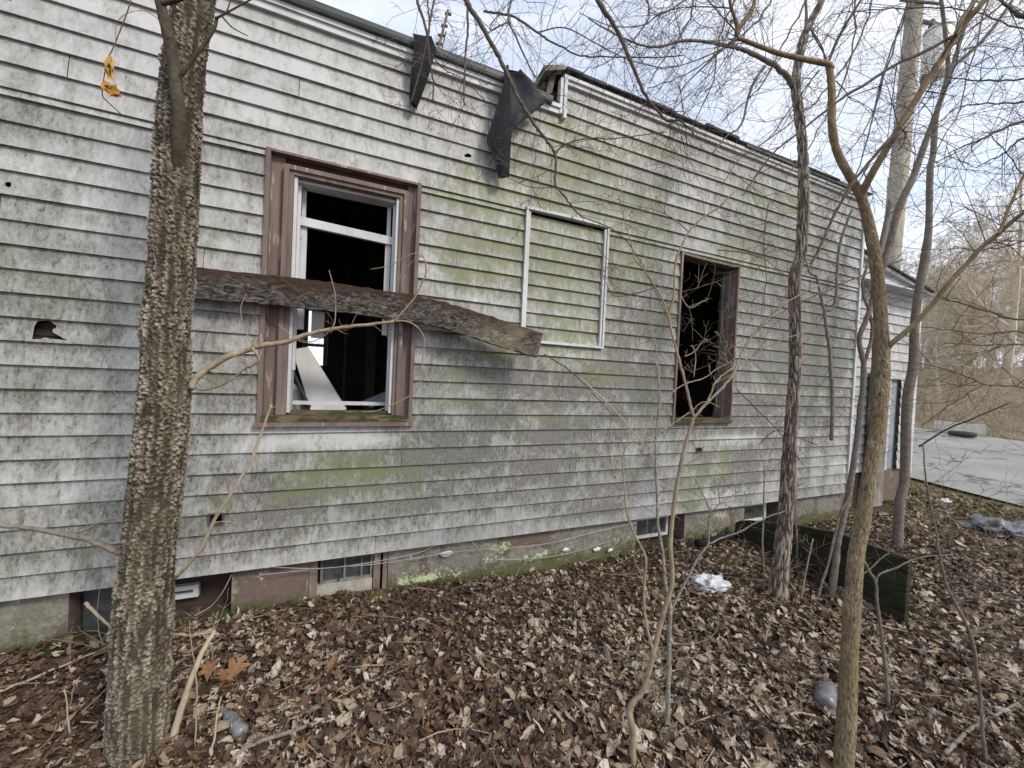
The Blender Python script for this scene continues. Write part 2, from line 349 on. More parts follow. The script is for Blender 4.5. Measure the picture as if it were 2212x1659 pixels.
M['board'] = simple('white_drywall_panel', (.5, .5, .49), (.66, .66, .65), 5, (1, 1, 1), .8, .2, .003, (.36, .33, .3), .66, 14)
def m_shade():
    m, nt, b = newmat('thin_cloth_shade', .8, .1); b.inputs['Base Color'].default_value = (.7, .7, .66, 1)
    tr = nd(nt, 'ShaderNodeBsdfTranslucent'); tr.inputs['Color'].default_value = (.75, .75, .7, 1); mxs = nd(nt, 'ShaderNodeMixShader'); mxs.inputs[0].default_value = .6
    nt.links.new(b.outputs[0], mxs.inputs[1]); nt.links.new(tr.outputs[0], mxs.inputs[2]); nt.links.new(mxs.outputs[0], nt.nodes['Material Output'].inputs['Surface']); return m
M['shade'] = m_shade()
M['greydoor'] = simple('grey_blue_board', (.2, .225, .25), (.28, .305, .33), 5, (1, 1, 1), .8)
M['wire'] = simple('grey_wire', (.2, .2, .2), (.33, .33, .33), 8, (1, 1, 1), .5)

# ================================================================ SETTING: ground, road
ROAD_DIR = Vector((.42, .907, 0)); RA = Vector((8.75, .35, 0)); RB = Vector((19.2, 3.3, 0))
RN = Vector((.907, -.42, 0))
def road_side(x, y): return (Vector((x, y, 0))-RA).dot(RN)
mb = MB()
xs = np.unique(np.concatenate([np.arange(-4, 10, .12), np.arange(10, 40, 1.5), np.arange(40, 261, 20), np.arange(-240, -4, 20)]))
ys = np.unique(np.concatenate([np.arange(-3.6, .8, .12), np.arange(.8, 12, 1.), np.arange(12, 300, 20), np.arange(-220, -3.6, 20)]))
V = []; far = []; green = []
gx, gy = np.meshgrid(xs, ys, indexing='ij')
gg = G(2110, 1395)
def gz_full(x, y):
    z = ground_z(x, y); s = road_side(x, y)
    if s > -.5: z = z*(1-min(1, (s+.5)*1)) + .085*min(1, (s+.5)*1)
    if s > 11: z = .085 + min(6.0, (s-11)*.13)
    return z
for x, y in zip(gx.ravel(), gy.ravel()):
    s = road_side(x, y)
    V.append((x, y, gz_full(x, y))); far.append(1.0 if s > 9.5 else max(0, min(.45, (s+1.2)*.5)))
    green.append(max(math.exp(-((x-gg.x)**2+(y-gg.y)**2)/.04), math.exp(-(y)**2/.008) if x < 5.2 else 0, .9*math.exp(-((s+1.3)/.8)**2) if y > -.6 else 0))
ny = len(ys); i = np.arange(len(xs)-1)[:, None]*ny; j = np.arange(ny-1)[None, :]
Fq = np.stack([i+j, i+ny+j, i+ny+j+1, i+j+1], -1).reshape(-1, 4)
mb.add(V, Fq, far=far, green=green)
tag(mb.build('ground', M['soil'], smooth=True), kind='structure')
mb = MB()
def rp_(s, t, z): p = RA + RN*s + ROAD_DIR*t; return (p.x, p.y, z)
nts = 60; tv = np.linspace(-40, 90, nts); vv = []
for t in tv:
    vv += [rp_(0+.18*noise.noise(Vector((t*.7, 0, 0))), t, .1), rp_(10.6+.3*noise.noise(Vector((t*.5, 5, 0))), t, .1)]
mb.add(vv, [(2*i, 2*i+1, 2*i+3, 2*i+2) for i in range(nts-1)])
tag(mb.build('road', M['road']), kind='structure')

# ================================================================ HOUSE
WZ = lambda u, v: W(u, v)
ZB = .385            # bottom of the siding
XS = W(1212, 240).x                                   # step in the roofline
XC = W(1846, 700).x                                   # far corner of the long wall
ZL = 3.372   # top of the siding, low part
ZU = 3.598                                    # top of the siding, high part
XW = -5.2
C = .1064
def edges_main(): return [ZB+i*C for i in range(22)]+[ZB+21*C+.036+i*C for i in range(0, 14)]
print('ZB', ZB, 'XS', XS, 'XC', XC, 'ZL', ZL, 'ZU', ZU, 'ground', W(830, 1270).z, W(1375, 1190).z)
def rect(uvs):       # metric rectangle from measured corners (x0,x1,z0,z1)
    ps = [W(*q) for q in uvs]
    return ((ps[0].x+ps[3].x)/2, (ps[1].x+ps[2].x)/2, (ps[2].z+ps[3].z)/2, (ps[0].z+ps[1].z)/2)
W1 = rect([(578, 322), (908, 401), (889, 914), (556, 914)])
W2 = rect([(1468, 548), (1597, 577), (1571, 913), (1449, 913)])
BP = rect([(1137, 452), (1312, 492), (1299, 750), (1118, 742)])
print('W1', W1, 'W2', W2, 'BP', BP)
SQ = [rect([(452, 1106), (485, 1106), (485, 1132), (452, 1132)]), rect([(1500, 966), (1513, 966), (1513, 976), (1500, 976)])]
house = thing('clapboard_house', (0, 0, 0), 'long derelict single storey house in grimy mildewed white lap siding with empty window openings', 'house')
holes_px = {
 'big': [(75, 733), (77, 706), (83, 694), (98, 687), (108, 692), (124, 703), (124, 709), (117, 712), (118, 718), (150, 736), (133, 734), (110, 732), (103, 729), (92, 733)],
 'a': [(16, 398), (22, 395), (29, 397), (29, 406), (24, 408), (17, 404)], 
 'c': [(1001, 337), (1010, 333), (1018, 338), (1014, 343), (1003, 342)], 'd': [(15, 0), (30, 0), (29, 7), (20, 4)]}
holes = []
for k, poly in holes_px.items():
    pts = [(W(*q).x, W(*q).z) for q in poly]
    zc = sum(p[1] for p in pts)/len(pts); EM = edges_main(); kk = max(i for i, e in enumerate(EM) if e < zc)
    lo, hi = EM[kk]+.006, EM[kk+1]-.006
    pts = [(x, min(max(z, lo), hi)) for x, z in pts]
    x0 = min(p[0] for p in pts)-.02; x1 = max(p[0] for p in pts)+.02
    holes.append((x0, x1, EM[kk], EM[kk+1], pts))
# stains measured on the wall: (u, v, radius along, radius up, amount)
ALG = [(1010, 440, .2, .12, .9), (1090, 540, .28, .13, .75), (1000, 530, .2, .08, .9), (1210, 270, .12, .25, .9), (1250, 360, .35, .3, .8), (1000, 600, .25, .15, .8), (1220, 600, .18, .3, .8),
       (1300, 430, .3, .25, .7), (700, 1010, .16, .14, .95), (790, 1020, .16, .1, .75), (640, 1060, .08, .1, .8), (1490, 1060, .14, .28, 1.5), (1560, 990, .12, .2, 1.1), (1600, 560, .3, .3, .5),
       (1120, 400, .3, .18, .7), (1400, 300, .5, .2, .45), (1650, 430, .6, .2, .5), (460, 800, .15, .15, .3), (50, 590, .12, .1, .45), (880, 1030, .3, .2, .35), (450, 540, .15, .1, .4), (1230, 700, .2, .2, .55),
       (300, 855, .1, .06, .4), (1380, 470, .3, .25, .6), (1700, 1040, .3, .12, .6)]
GRI = [(900, 1060, 2.2, .28, .45), (1600, 820, 1.5, .6, .35), (150, 900, .9, .5, .3), (1050, 780, .5, .3, .6), (1750, 750, .8, .6, 1.0), (1600, 950, .6, .3, .7), (1250, 850, .6, .3, .6), (1100, 1000, .6, .3, .45), (100, 560, .4, .3, .35), (1380, 700, .35, .5, .75), (1700, 560, .6, .3, .6),
       (200, 1150, .5, .2, .35), (150, 300, .5, .08, .3), (900, 1000, .6, .2, .35)]
CLN = [(720, 948, .3, .045, 2.4), (1580, 950, .35, .05, 1.8), (1230, 775, .22, .05, 1.2), (300, 60, .7, .35, .75), (700, 200, .5, .3, .5), (1400, 230, .8, .16, .6), (1190, 420, .03, .2, .5), (1800, 1010, .3, .05, .8), (60, 1000, .5, .2, .2)]
def blobs(lst): return [(W(u, v).x, W(u, v).z, rx, rz, a) for u, v, rx, rz, a in lst]
ALG, GRI, CLN = blobs(ALG), blobs(GRI), blobs(CLN)
ra = random.Random(77)
ALG += [(1.05, 2.35, .4, .3, .7), (1.9, 2.5, .5, .45, .6), (1.45, 1.75, .45, .3, .5), (.1, .82, .35, .12, .25), (2.9, .75, .3, .2, .25), (3.2, 2.6, .8, .4, .35)]
for _ in range(95): ALG.append((ra.uniform(.55, 5.1), ra.uniform(1.2, 3.4), ra.uniform(.06, .26), ra.uniform(.03, .08), ra.uniform(.35, .95)))
for _ in range(26): ALG.append((ra.uniform(-1.8, 2.5), ra.uniform(.6, 2.2), ra.uniform(.05, .16), ra.uniform(.03, .06), ra.uniform(.3, .7)))
for _ in range(60): GRI.append((ra.uniform(-1.8, 5.1), ra.uniform(.4, 3.3), ra.uniform(.1, .4), ra.uniform(.03, .07), ra.uniform(-.5, .8)))
def fld(lst, x, z): return sum(a*math.exp(-((x-bx)/rx)**2-((z-bz)/rz)**2) for bx, bz, rx, rz, a in lst)
def siding(name, X0, X1, z0, z1, opens, hol, yo=0, par=None, matn='siding', c=C, zref=None, seed=0, clean=0, flat=False):
    mb = MB(); E = edges_main() if zref is not None else [z0+i*c for i in range(60)]
    rnd = random.Random(seed); k0 = 0; k1 = min(i for i, e in enumerate(E) if e >= z1-1e-6)
    Y0 = .014
    for k in range(k0, k1):
        za, zb = max(z0, E[k]), min(z1, E[k+1]); ch = E[k+1]-E[k]
        seam = X0-rnd.uniform(0, 3.4); seams = []
        while seam < X1: seams.append((seam, rnd.random())); seam += rnd.uniform(2.6, 3.6)
        bx = set([X0, X1]); bz = set([za, zb, (za+zb)/2])
        for (a, b_, c_, d) in opens:
            if c_ < zb and d > za: bx |= {a, b_}; bz |= {c_, d}
        for h in hol:
            if abs(h[2]-E[k]) < .01: bx |= {h[0], h[1]}
        for s, _ in seams: bx |= {s, s+.0022}
        bx = sorted(x for x in bx if X0 <= x <= X1); bz = sorted(z for z in bz if za <= z <= zb)
        gxs = []
        for a, b_ in zip(bx[:-1], bx[1:]):
            n = max(1, int((b_-a)/.07)); gxs += [a+(b_-a)*i/n for i in range(n)]
        gxs.append(bx[-1])
        def pan(x):
            t = 0; s_ = 0
            for i_, (s, r_) in enumerate(seams):
                if x >= s-1e-6: t = r_; s_ = i_
            return t, s_
        def yy(x, z, pi):
            t = (z-E[k])/ch
            return yo - Y0*(1-t) - .0016*(pi % 2) + .0022*noise.noise(Vector((x*2.2, k*3.1, z*2)))-.003
        def zz(x, z):
            return z + (.0025*noise.noise(Vector((x*1.3, k*1.7, 0))) if abs(z-E[k]) < 1e-6 else 0)
        for a, b_ in zip(gxs[:-1], gxs[1:]):
            if b_-a < 1e-5: continue
            mx_ = (a+b_)/2; ti, pi = pan(mx_)
            for c0, d0 in zip(bz[:-1], bz[1:]):
                if d0-c0 < 1e-5: continue
                mz = (c0+d0)/2
                if any(o[0] < mx_ < o[1] and o[2] < mz < o[3] for o in opens): continue
                if any(h[0] < mx_ < h[1] and h[2] < mz < h[3] for h in hol) or any(s_ < mx_ < s_+.0022 for s_, _ in seams): continue
                q = [(a, c0), (b_, c0), (b_, d0), (a, d0)]
                mb.add([(x, yy(x, z, pi), zz(x, z)) for x, z in q], [(0, 1, 2, 3)],
                       algae=[fld(ALG, x, z) if not clean else 0 for x, z in q], grime=[(fld(GRI, x, z)-fld(CLN, x, z)) if not clean else -clean for x, z in q],
                       course=[(z-E[k])/ch for x, z in q], tint=ti)
            # underside lip
            if not any(o[0] < mx_ < o[1] and o[2] < za+.002 < o[3] for o in opens):
                mb.add([(a, yy(a, za, pi), zz(a, za)), (b_, yy(b_, za, pi), zz(b_, za)), (b_, yo+.004, za), (a, yo+.004, za)], [(3, 2, 1, 0)], course=0, tint=ti, grime=.2, algae=0)
        for h in hol:
            if abs(h[2]-E[k]) > .01: continue
            outer = [Vector((h[0], h[2], 0)), Vector((h[1], h[2], 0)), Vector((h[1], h[3], 0)), Vector((h[0], h[3], 0))]
            inner = [Vector((x, z, 0)) for x, z in h[4]]
            tris = tessellate_polygon([outer, inner]); allp = outer+inner
            vs = [(p.x, yy(p.x, p.y, pan(p.x)[1]), p.y) for p in allp]
            fs = []
            for t in tris:
                p0, p1, p2 = [allp[i] for i in t]
                if (p1-p0).cross(p2-p0).z < 0: t = (t[0], t[2], t[1])
                fs.append(t)
            mb.add(vs, fs, algae=[fld(ALG, p.x, p.y) for p in allp], grime=[fld(GRI, p.x, p.y)-fld(CLN, p.x, p.y) for p in allp], course=[(p.y-E[k])/ch for p in allp], tint=pan(h[0]+.01)[0])
    return mb.build(name, M[matn], par)
opens = [W1, W2, BP]+SQ
siding('siding', XW, XS, ZB, ZL, opens, holes, par=house, zref=ZB, seed=3)
siding('siding', XS, XC, ZB, ZU, opens, holes, par=house, zref=ZB, seed=4)
# sheathing boards behind, cut where windows and small holes are
mb = MB()
cuts = [W1, W2]+[SQ[0], SQ[1]]+[(h[0], h[1], h[2], h[3]) for h in holes[1:]]
bx = sorted({XW, XC-.01} | {c_ for o in cuts for c_ in o[:2]}); bz = sorted({ZB+.01, ZL-.02} | {c_ for o in cuts for c_ in o[2:]} | {ZB+.15*i for i in range(1, 21) if ZB+.15*i < ZL-.05})
for a, b_ in zip(bx[:-1], bx[1:]):
    for c_, d in zip(bz[:-1], bz[1:]):
        m_ = ((a+b_)/2, (c_+d)/2)
        if any(o[0] < m_[0] < o[1] and o[2] < m_[1] < o[3] for o in cuts): continue
        j = .002*random.random()
        mb.add([(a, .03+j, c_+.002), (b_, .03+j, c_+.002), (b_, .03+j, d-.002), (a, .03+j, d-.002)], [(0, 1, 2, 3)])
mb.box((XW, .045, ZL-.02), (XC-.01, .06, ZU-.03))
mb.build('sheathing', M['sheath'], house)
# room shell inside
mb = MB(); YB = 3.4; ZC = ZL-.12; ZF = ZB-.02
BWp = W(655, 668, YB); BWq = W(706, 790, YB)     # rear window seen through the front one
for a, b_, c_, d in [(XW, BWp.x, ZF, ZC), (BWq.x, XC, ZF, ZC), (BWp.x, BWq.x, BWp.z, ZC), (BWp.x, BWq.x, ZF, BWq.z)]:
    mb.box((a, YB, c_), (b_, YB+.1, d))
mb.build('rear_wall', M['inside'], house)
mb = MB(); mb.box((XW, .06, ZC), (XC-.03, YB+.1, ZC+.05)); mb.build('ceiling', M['inside'], house)
mb = MB(); mb.box((XW, .3, ZF-.1), (XC-.07, YB+.1, ZF)); mb.build('floor', M['sheath'], house)
mb = MB(); mb.box((XW, .06, ZF-.5), (XW+.08, YB+.1, ZU)); mb.build('end_wall', M['inside'], house)
mb = MB(); mb.box((XC-.06, .06, ZF-.4), (XC-.012, YB+.1, ZU-.05)); mb.build('end_wall', M['inside'], house)
XP = W2[0]-.75
# partition between the rooms, with studs
mb = MB(); mb.box((XP, .1, ZF), (XP+.03, YB, ZC)); mb.build('partition', M['inside'], house)
for s in range(6):
    mb = MB(); x = XP-.1; y = .5+s*.5; mb.box((x, y, ZF), (x+.06, y+.04, ZC)); mb.build('stud', M['stud'], house)
for (u0, v0, u1, v1, y) in [(1500, 560, 1610, 740, 1.2), (1535, 560, 1640, 720, 1.5), (1560, 640, 1562, 880, 1.9), (1470, 850, 1560, 930, 1.4)]:
    mb = MB(); mb.beam(W(u0, v0, y), W(u1, v1, y), .04, .09); mb.build('brace', M['stud'], house)
mb = MB(); x = W(743, 760, 2.2).x; mb.box((x, 2.2, ZF), (x+.022, 2.24, ZC)); mb.build('stud', M['stud'], house)
mb = MB(); x = W(790, 760, 2.6).x; mb.box((x, 2.6, ZF), (x+.12, 2.64, ZC))
mb.build('stud', M['stud'], house)
# rafters under the ceiling
mb = MB()
for i in range(9): mb.box((-1.6+i*.42, .15, ZC-.1), (-1.56+i*.42, YB-.05, ZC))
for i in range(6): mb.box((-1.8, .3+i*.3, ZC-.13), (2.0, .36+i*.3, ZC-.105))
mb.build('ceiling_joist', M['stud'], house)
# rear window frame in white
rw = MB(); a, b_ = BWp.x, BWq.x; zt, zb_ = BWp.z, BWq.z
rw.box((a, YB-.02, zb_), (a+.07, YB-.002, zt)); rw.box((b_-.05, YB-.02, zb_), (b_, YB-.002, zt)); rw.box((a+.07, YB-.02, (zt+zb_)/2-.12), (b_-.05, YB-.002, (zt+zb_)/2-.08))
rwo = rw.build('rear_window', M['white'], house)
pn = MB(); pn.box((a+.1, YB+.03, (zt+zb_)/2), (b_-.05, YB+.036, zt)); pn.build('window_shade', M['shade'], rwo)

def lin(p, q, t): return p+(q-p)*t
# ---- main window opening
x0, x1, z0, z1 = W1
win = MB(); e = .022
win.box((x0, -.03, z0), (x0+e, .03, z1)); win.box((x1-e, -.03, z0), (x1, .03, z1)); win.box((x0+e, -.027, z1-e*.6), (x1-e, .06, z1))
wo = win.build('window_frame', M['brownwood'], house)
mb = MB()   # recessed flat panels
pw = .085
mb.box((x0+e, .012, z0+.04), (x0+pw, .03, z1-.012)); mb.box((x1-pw+.01, .012, z0+.04), (x1-e, .03, z1-.012)); mb.build('recessed_panel', M['brownwood'], wo)
mb = MB(); mb.box((x0+pw, .022, z1-.075), (x1-pw+.01, .03, z1-.014)); mb.build('head_shade_strip', M['sheath'], wo)  # dark strip: shade of the window head put in as colour
mb = MB(); ca = .062
cx0, cx1, cz1 = x0+pw, x1-pw+.01, z1-.062
for (dx, dy) in ((0, -.024), (.022, -.012)):      # stepped moulding
    mb.box((cx0+dx, dy, z0+.05), (cx0+dx+.024, .03, cz1-dx)); mb.box((cx1-dx-.024, dy, z0+.05), (cx1-dx, .03, cz1-dx))
    mb.box((cx0+dx+.024, dy, cz1-dx-.024), (cx1-dx-.024, .03, cz1-dx))
mb.build('casing', M['brownwood'], wo)
ix0, ix1, iz1 = cx0+.048, cx1-.048, cz1-.048
mb = MB()
mb.box((ix0, .0, z0+.06), (ix0+.016, .13, iz1)); mb.box((ix1-.016, .0, z0+.06), (ix1, .13, iz1)); mb.box((ix0+.016, .03, iz1-.016), (ix1-.016, .13, iz1))
mb.box((ix0+.016, .05, z0+.3), (ix0+.03, .07, iz1-.02)); mb.box((ix1-.03, .05, z0+.07), (ix1-.016, .07, iz1-.02))
mb.build('white_jamb', M['white'], wo)
mb = MB(); zr = W(740, 487).z+.0
jx0, jx1 = ix0+.03, ix1-.03
mb.beam((jx0, .075, zr+.005), (jx1, .075, zr-.02), .03, .048)      # sagging meeting rail
mb.box((jx0-.002, .078, W(640, 708).z), (jx0+.032, .1, zr-.02)); mb.box((jx1-.036, .078, W(836, 722).z), (jx1-.004, .1, zr-.035))
mb.box((jx0-.001, .103, zr+.03), (jx0+.02, .125, iz1-.02)); mb.box((jx1-.03, .103, zr+.01), (jx1-.008, .125, iz1-.02))
mb.build('sash', M['white'], wo)
mb = MB()
mb.tube(smoothpath([W(652, 400, .13), W(640, 430, .13), W(638, 455, .12), W(644, 478, .12)], 4), .007, 6)
mb.tube([W(652, 512, .08), W(636, 540, .06)], .003, 4)
mb.build('loose_trim', M['stud'], wo)
mb = MB()
mb.box((x0+e, -.04, z0+.012), (x1-e, .035, z0+.048)); mb.beam((x0+pw+.02, .07, z0+.055), (x1-pw, .07, z0+.05), .1, .03, jit=.006)
mb.build('sill', M['sillwood'], wo)
mb = MB(); mb.box((x0-.012, -.046, z0-.014), (x1+.004, .0, z0+.01)); mb.build('apron', M['brownwood'], wo)
mb = MB()
for q in (.09, .106, .122): mb.box((ix0+.018, q*1.05, z0+.085+q*.15), (ix1-.018, q*1.05+.006, z0+.1+q*.15))
mb.build('track', M['white'], wo)
# ---- second window
x0, x1, z0, z1 = W2
mb = MB(); mb.box((x0, -.028, z0), (x0+.018, .1, z1)); mb.box((x1-.02, -.028, z0), (x1, .1, z1))
nb = 14; vs = []
for i in range(nb+1):
    t = i/nb; x = lin(x0-.005, x1+.012, t); dz = -.012*math.sin(t*3)-.018*max(0, (t-.6)/.4)**1.5+.01*(t > .9)
    for (y, z) in ((-.03, z1+.01+dz), (-.03, z1-.008+dz), (.08, z1-.008+dz), (.08, z1+.01+dz)): vs.append((x, y, z))
fs = []
for i in range(nb):
    for k in range(4): fs.append((4*i+k, 4*i+(k+1) % 4, 4*i+4+(k+1) % 4, 4*i+4+k))
mb.add(vs, fs)
w2 = mb.build('window_frame', M['brownwood'], house)
mb = MB(); mb.box((x1-.05, .04, z0+.03), (x1-.02, .12, z1-.03)); mb.box((x0+.018, .05, z0+.03), (x0+.03, .12, z1-.05)); mb.build('jamb', M['brownwood'], w2)
mb = MB(); mb.box((x1-.085, .075, z0+.03), (x1-.05, .1, z1-.06)); mb.build('metal_track', M['gutter'], w2)
mb = MB(); mb.box((x0+.018, -.05, z0), (x1-.02, .14, z0+.035)); mb.build('sill', M['sillwood'], w2)
mb = MB(); mb.tube([(x0+.26, .03, z1-.02), (x0+.262, .03, z1-.1), (x0+.258, .03, z1-.2)], .0025, 4); mb.build('hanging_wire', M['wire'], w2)
mb = MB(); vs = []; nb = 10
for i in range(nb+1):
    a = math.pi*i/nb
    for y in (.05, .07): vs.append((x1-.2+.12*math.cos(a), y, z1-.02-.07*math.sin(a)))
mb.add(vs, [tuple(range(0, 2*nb+2, 2)), tuple(range(2*nb+1, 0, -2))]+[(2*i, 2*i+1, 2*i+3, 2*i+2) for i in range(nb)])
mb.build('torn_flap', M['felt'], w2)
# ---- sided-over window panel
x0, x1, z0, z1 = BP
mb = MB(); t = .022
for dx, dy in ((0, -.032), (.02, -.024)):
    mb.box((x0+dx, dy, z0+dx), (x0+dx+.016, .0, z1-dx)); mb.box((x1-dx-.016, dy, z0+dx), (x1-dx, .0, z1-dx))
mb.box((x0+.016, -.03, z0), (x1-.016, 0, z0+.018))
nb = 12; vs = []
for i in range(nb+1):
    tt = i/nb; x = lin(x0-.004, x1+.006, tt); dz = .014*math.sin(tt*math.pi)
    vs += [(x, -.036, z1+.006+dz*.3), (x, -.036, z1-.012+dz*.3), (x, .0, z1-.012), (x, .0, z1+.006)]
mb.add(vs, [(4*i+k, 4*i+(k+1) % 4, 4*i+4+(k+1) % 4, 4*i+4+k) for i in range(nb) for k in range(4)])
bpo = mb.build('filled_window_frame', M['white'], house)
s_ = siding('infill_siding', x0+.036, x1-.036, z0+.02, z1-.03, [], [], yo=.008, par=bpo, c=(z1-z0-.05)/9, seed=8)
# vent and square holes
for s in SQ:
    a, b_, c_, d = s
    mb = MB(); q = .006
    mb.box((a, -.022, c_), (a+q, .03, d)); mb.box((b_-q, -.022, c_), (b_, .03, d)); mb.box((a+q, -.022, d-q), (b_-q, .03, d)); mb.box((a+q, -.022, c_), (b_-q, .03, c_+q))
    vo = mb.build('vent', M['darkmetal'], house)
# ---- eaves
mb = MB()
mb.box((XW, -.03, ZL-.005), (XS, .02, ZL+.03)); mb.box((XW, -.042, ZL+.03), (XS-.02, .02, ZL+.055)); mb.build('fascia', M['white'], house)
gut = MB(); xg = W(1185, 222).x; n = 60; vs = []
prof = [(-.045, .057), (-.062, .06), (-.068, .075), (-.068, .1), (-.05, .112), (.02, .114), (.02, .057)]
for i in range(n+1):
    x = lin(XW, xg, i/n); dz = .006*noise.noise(Vector((x*1.7, 0, 0))); dz -= .03*max(0, (x-W(1080, 185).x))/(xg-W(1080, 185).x)
    for y, z in prof: vs.append((x, y+.004*noise.noise(Vector((x*3, z*20, 1))), ZL+z+dz))
m_ = len(prof); fs = [(m_*i+k, m_*i+m_+k, m_*i+m_+(k+1) % m_, m_*i+(k+1) % m_) for i in range(n) for k in range(m_)]
gut.add(vs, fs+[tuple(range(m_))]); gut.build('roof_edge_flashing', M['gutter'], house)
mb = MB(); mb.box((XW, .021, ZL-.05), (XS+.0, YB+.2, ZL+.105)); mb.build('flat_roof', M['felt'], house)
mb = MB(); mb.box((XS, .0, ZL-.02), (XC, YB+.2, ZU-.05)); mb.build('raised_roof_core', M['sheath'], house)
mb = MB()
mb.box((XS, -.03, ZU-.006), (XC+.01, .02, ZU+.022)); mb.box((XS-.006, -.044, ZU+.022), (XC+.012, .02, ZU+.045)); mb.build('fascia', M['white'], house)
mb = MB(); vs = []; n = 90; random.seed(3)
mb.box((XS-.01, -.03, ZU+.046), (XC+.02, YB+.2, ZU+.07))
x = XS
while x < XC: 
    l = random.uniform(.08, .3); mb.box((x, -.052-random.random()*.02, ZU+.071+random.random()*.004), (x+l*.97, .4, ZU+.082+random.random()*.012)); x += l
mb.build('shingle_roof', M['shingle'], house)
mb = MB(); mb.box((W(1600, 330).x, -.058, ZU+.05), (XC+.015, -.05, ZU+.085)); mb.build('drip_edge', M['gutter'], house)
mb = MB(); mb.box((XS-.03, -.036, ZL-.0), (XS-.006, .01, ZU+.02)); mb.box((XS-.004, -.046, ZL-.03), (XS+.02, .0, ZU+.02)); mb.build('end_trim', M['white'], house)
# rotten block ending the raised roof
mb = MB(); random.seed(5)
for i in range(9):
    yy_ = .03+i*.035; xl = XS-.045-random.random()*.05
    mb.beam((xl-.015, yy_, ZL+.14), (xl+random.uniform(-.02, .02), yy_, ZU+.03+random.uniform(-.03, .04)), .045, .05, jit=.012)
mb.beam((XS-.16, .05, ZU+.02), (XS+.0, .05, ZU+.1), .2, .03, jit=.012); mb.beam((XS-.09, .1, ZU+.05), (XS-.03, .12, ZU+.135), .16, .025, jit=.012)
mb.build('rotten_roof_end', M['rot'], house)
mb = MB(); mb.box((xg-.03, -.02, ZL+.056), (XS-.04, .02, ZL+.085)); mb.build('exposed_roof_edge', M['felt'], house)
# corner boards
mb = MB(); mb.box((XC-.004, -.03, ZB-.01), (XC+.03, .02, ZU)); mb.box((XC+.03, -.02, ZB-.01), (XC+.033, .06, ZU)); mb.build('corner_board', M['white'], house)
# far end wall of raised roof above the annexe, sided
# ---- foundation
FO = [(W(148, 1330, .03).x, W(262, 1330, .03).x), (W(330, 1300, .03).x, W(500, 1290, .03).x), (W(666, 1260, .03).x, W(838, 1230, .03).x), (W(1374, 1150, .03).x, W(1478, 1140, .03).x), (W(1608, 1100, .03).x, W(1688, 1100, .03).x)]
mb = MB(); YF = .03
edges = sorted([XW, XC+.02]+[e for o in FO for e in o]); zlo = -.1; zhi = ZB+.02
LIC = [(W(1080, 1195).x, W(1080, 1195).z, .09, .06, 1.6), (W(930, 1250).x, W(930, 1250).z, .25, .03, 1.6), (W(1180, 1200).x, W(1180, 1200).z, .2, .02, 1.2), (W(1560, 1115).x, W(1560, 1115).z, .08, .05, 1.2)]
PNK = [(W(590, 1270).x, .3, .16, .3, 1.8), (W(1010, 1170).x, W(1010, 1170).z, .12, .03, .6), (W(1130, 1170).x, W(1130, 1170).z, .12, .05, .6), (W(1530, 1110).x, .35, .1, .15, .35), (W(1590, 1100).x, .3, .04, .3, 1.)]
for a, b_ in zip(edges[:-1], edges[1:]):
    if any(abs(o[0]-a) < 1e-6 for o in FO): continue
    nx = max(1, int((b_-a)/.04)); nz_ = 14
    vs = []; pk = []; ms = []; lc = []
    for i in range(nx+1):
        for k in range(nz_+1):
            x = lin(a, b_, i/nx); z = lin(zlo, zhi, k/nz_)
            vs.append((x, YF+.006*noise.noise(Vector((x*6, 0, z*6))), z)); pk.append(fld(PNK, x, z)); lc.append(fld(LIC, x, z))
            ms.append(max(0, 1-(z-.13)/(.15+.1*noise.noise(Vector((x*2.5, 0, 0))))) )
    fs = [(i*(nz_+1)+k, (i+1)*(nz_+1)+k, (i+1)*(nz_+1)+k+1, i*(nz_+1)+k+1) for i in range(nx) for k in range(nz_)]
    mb = MB(); mb.add(vs, fs, pink=pk, moss=ms, lichen=lc)
    for xx in (a, b_):
        q = [(xx, YF, zlo), (xx, YF+.22, zlo), (xx, YF+.22, zhi), (xx, YF, zhi)]
        mb.add(q, [(0, 1, 2, 3)], pink=.6, moss=0, lichen=0)
    fo = mb.build('foundation', M['found'], house)
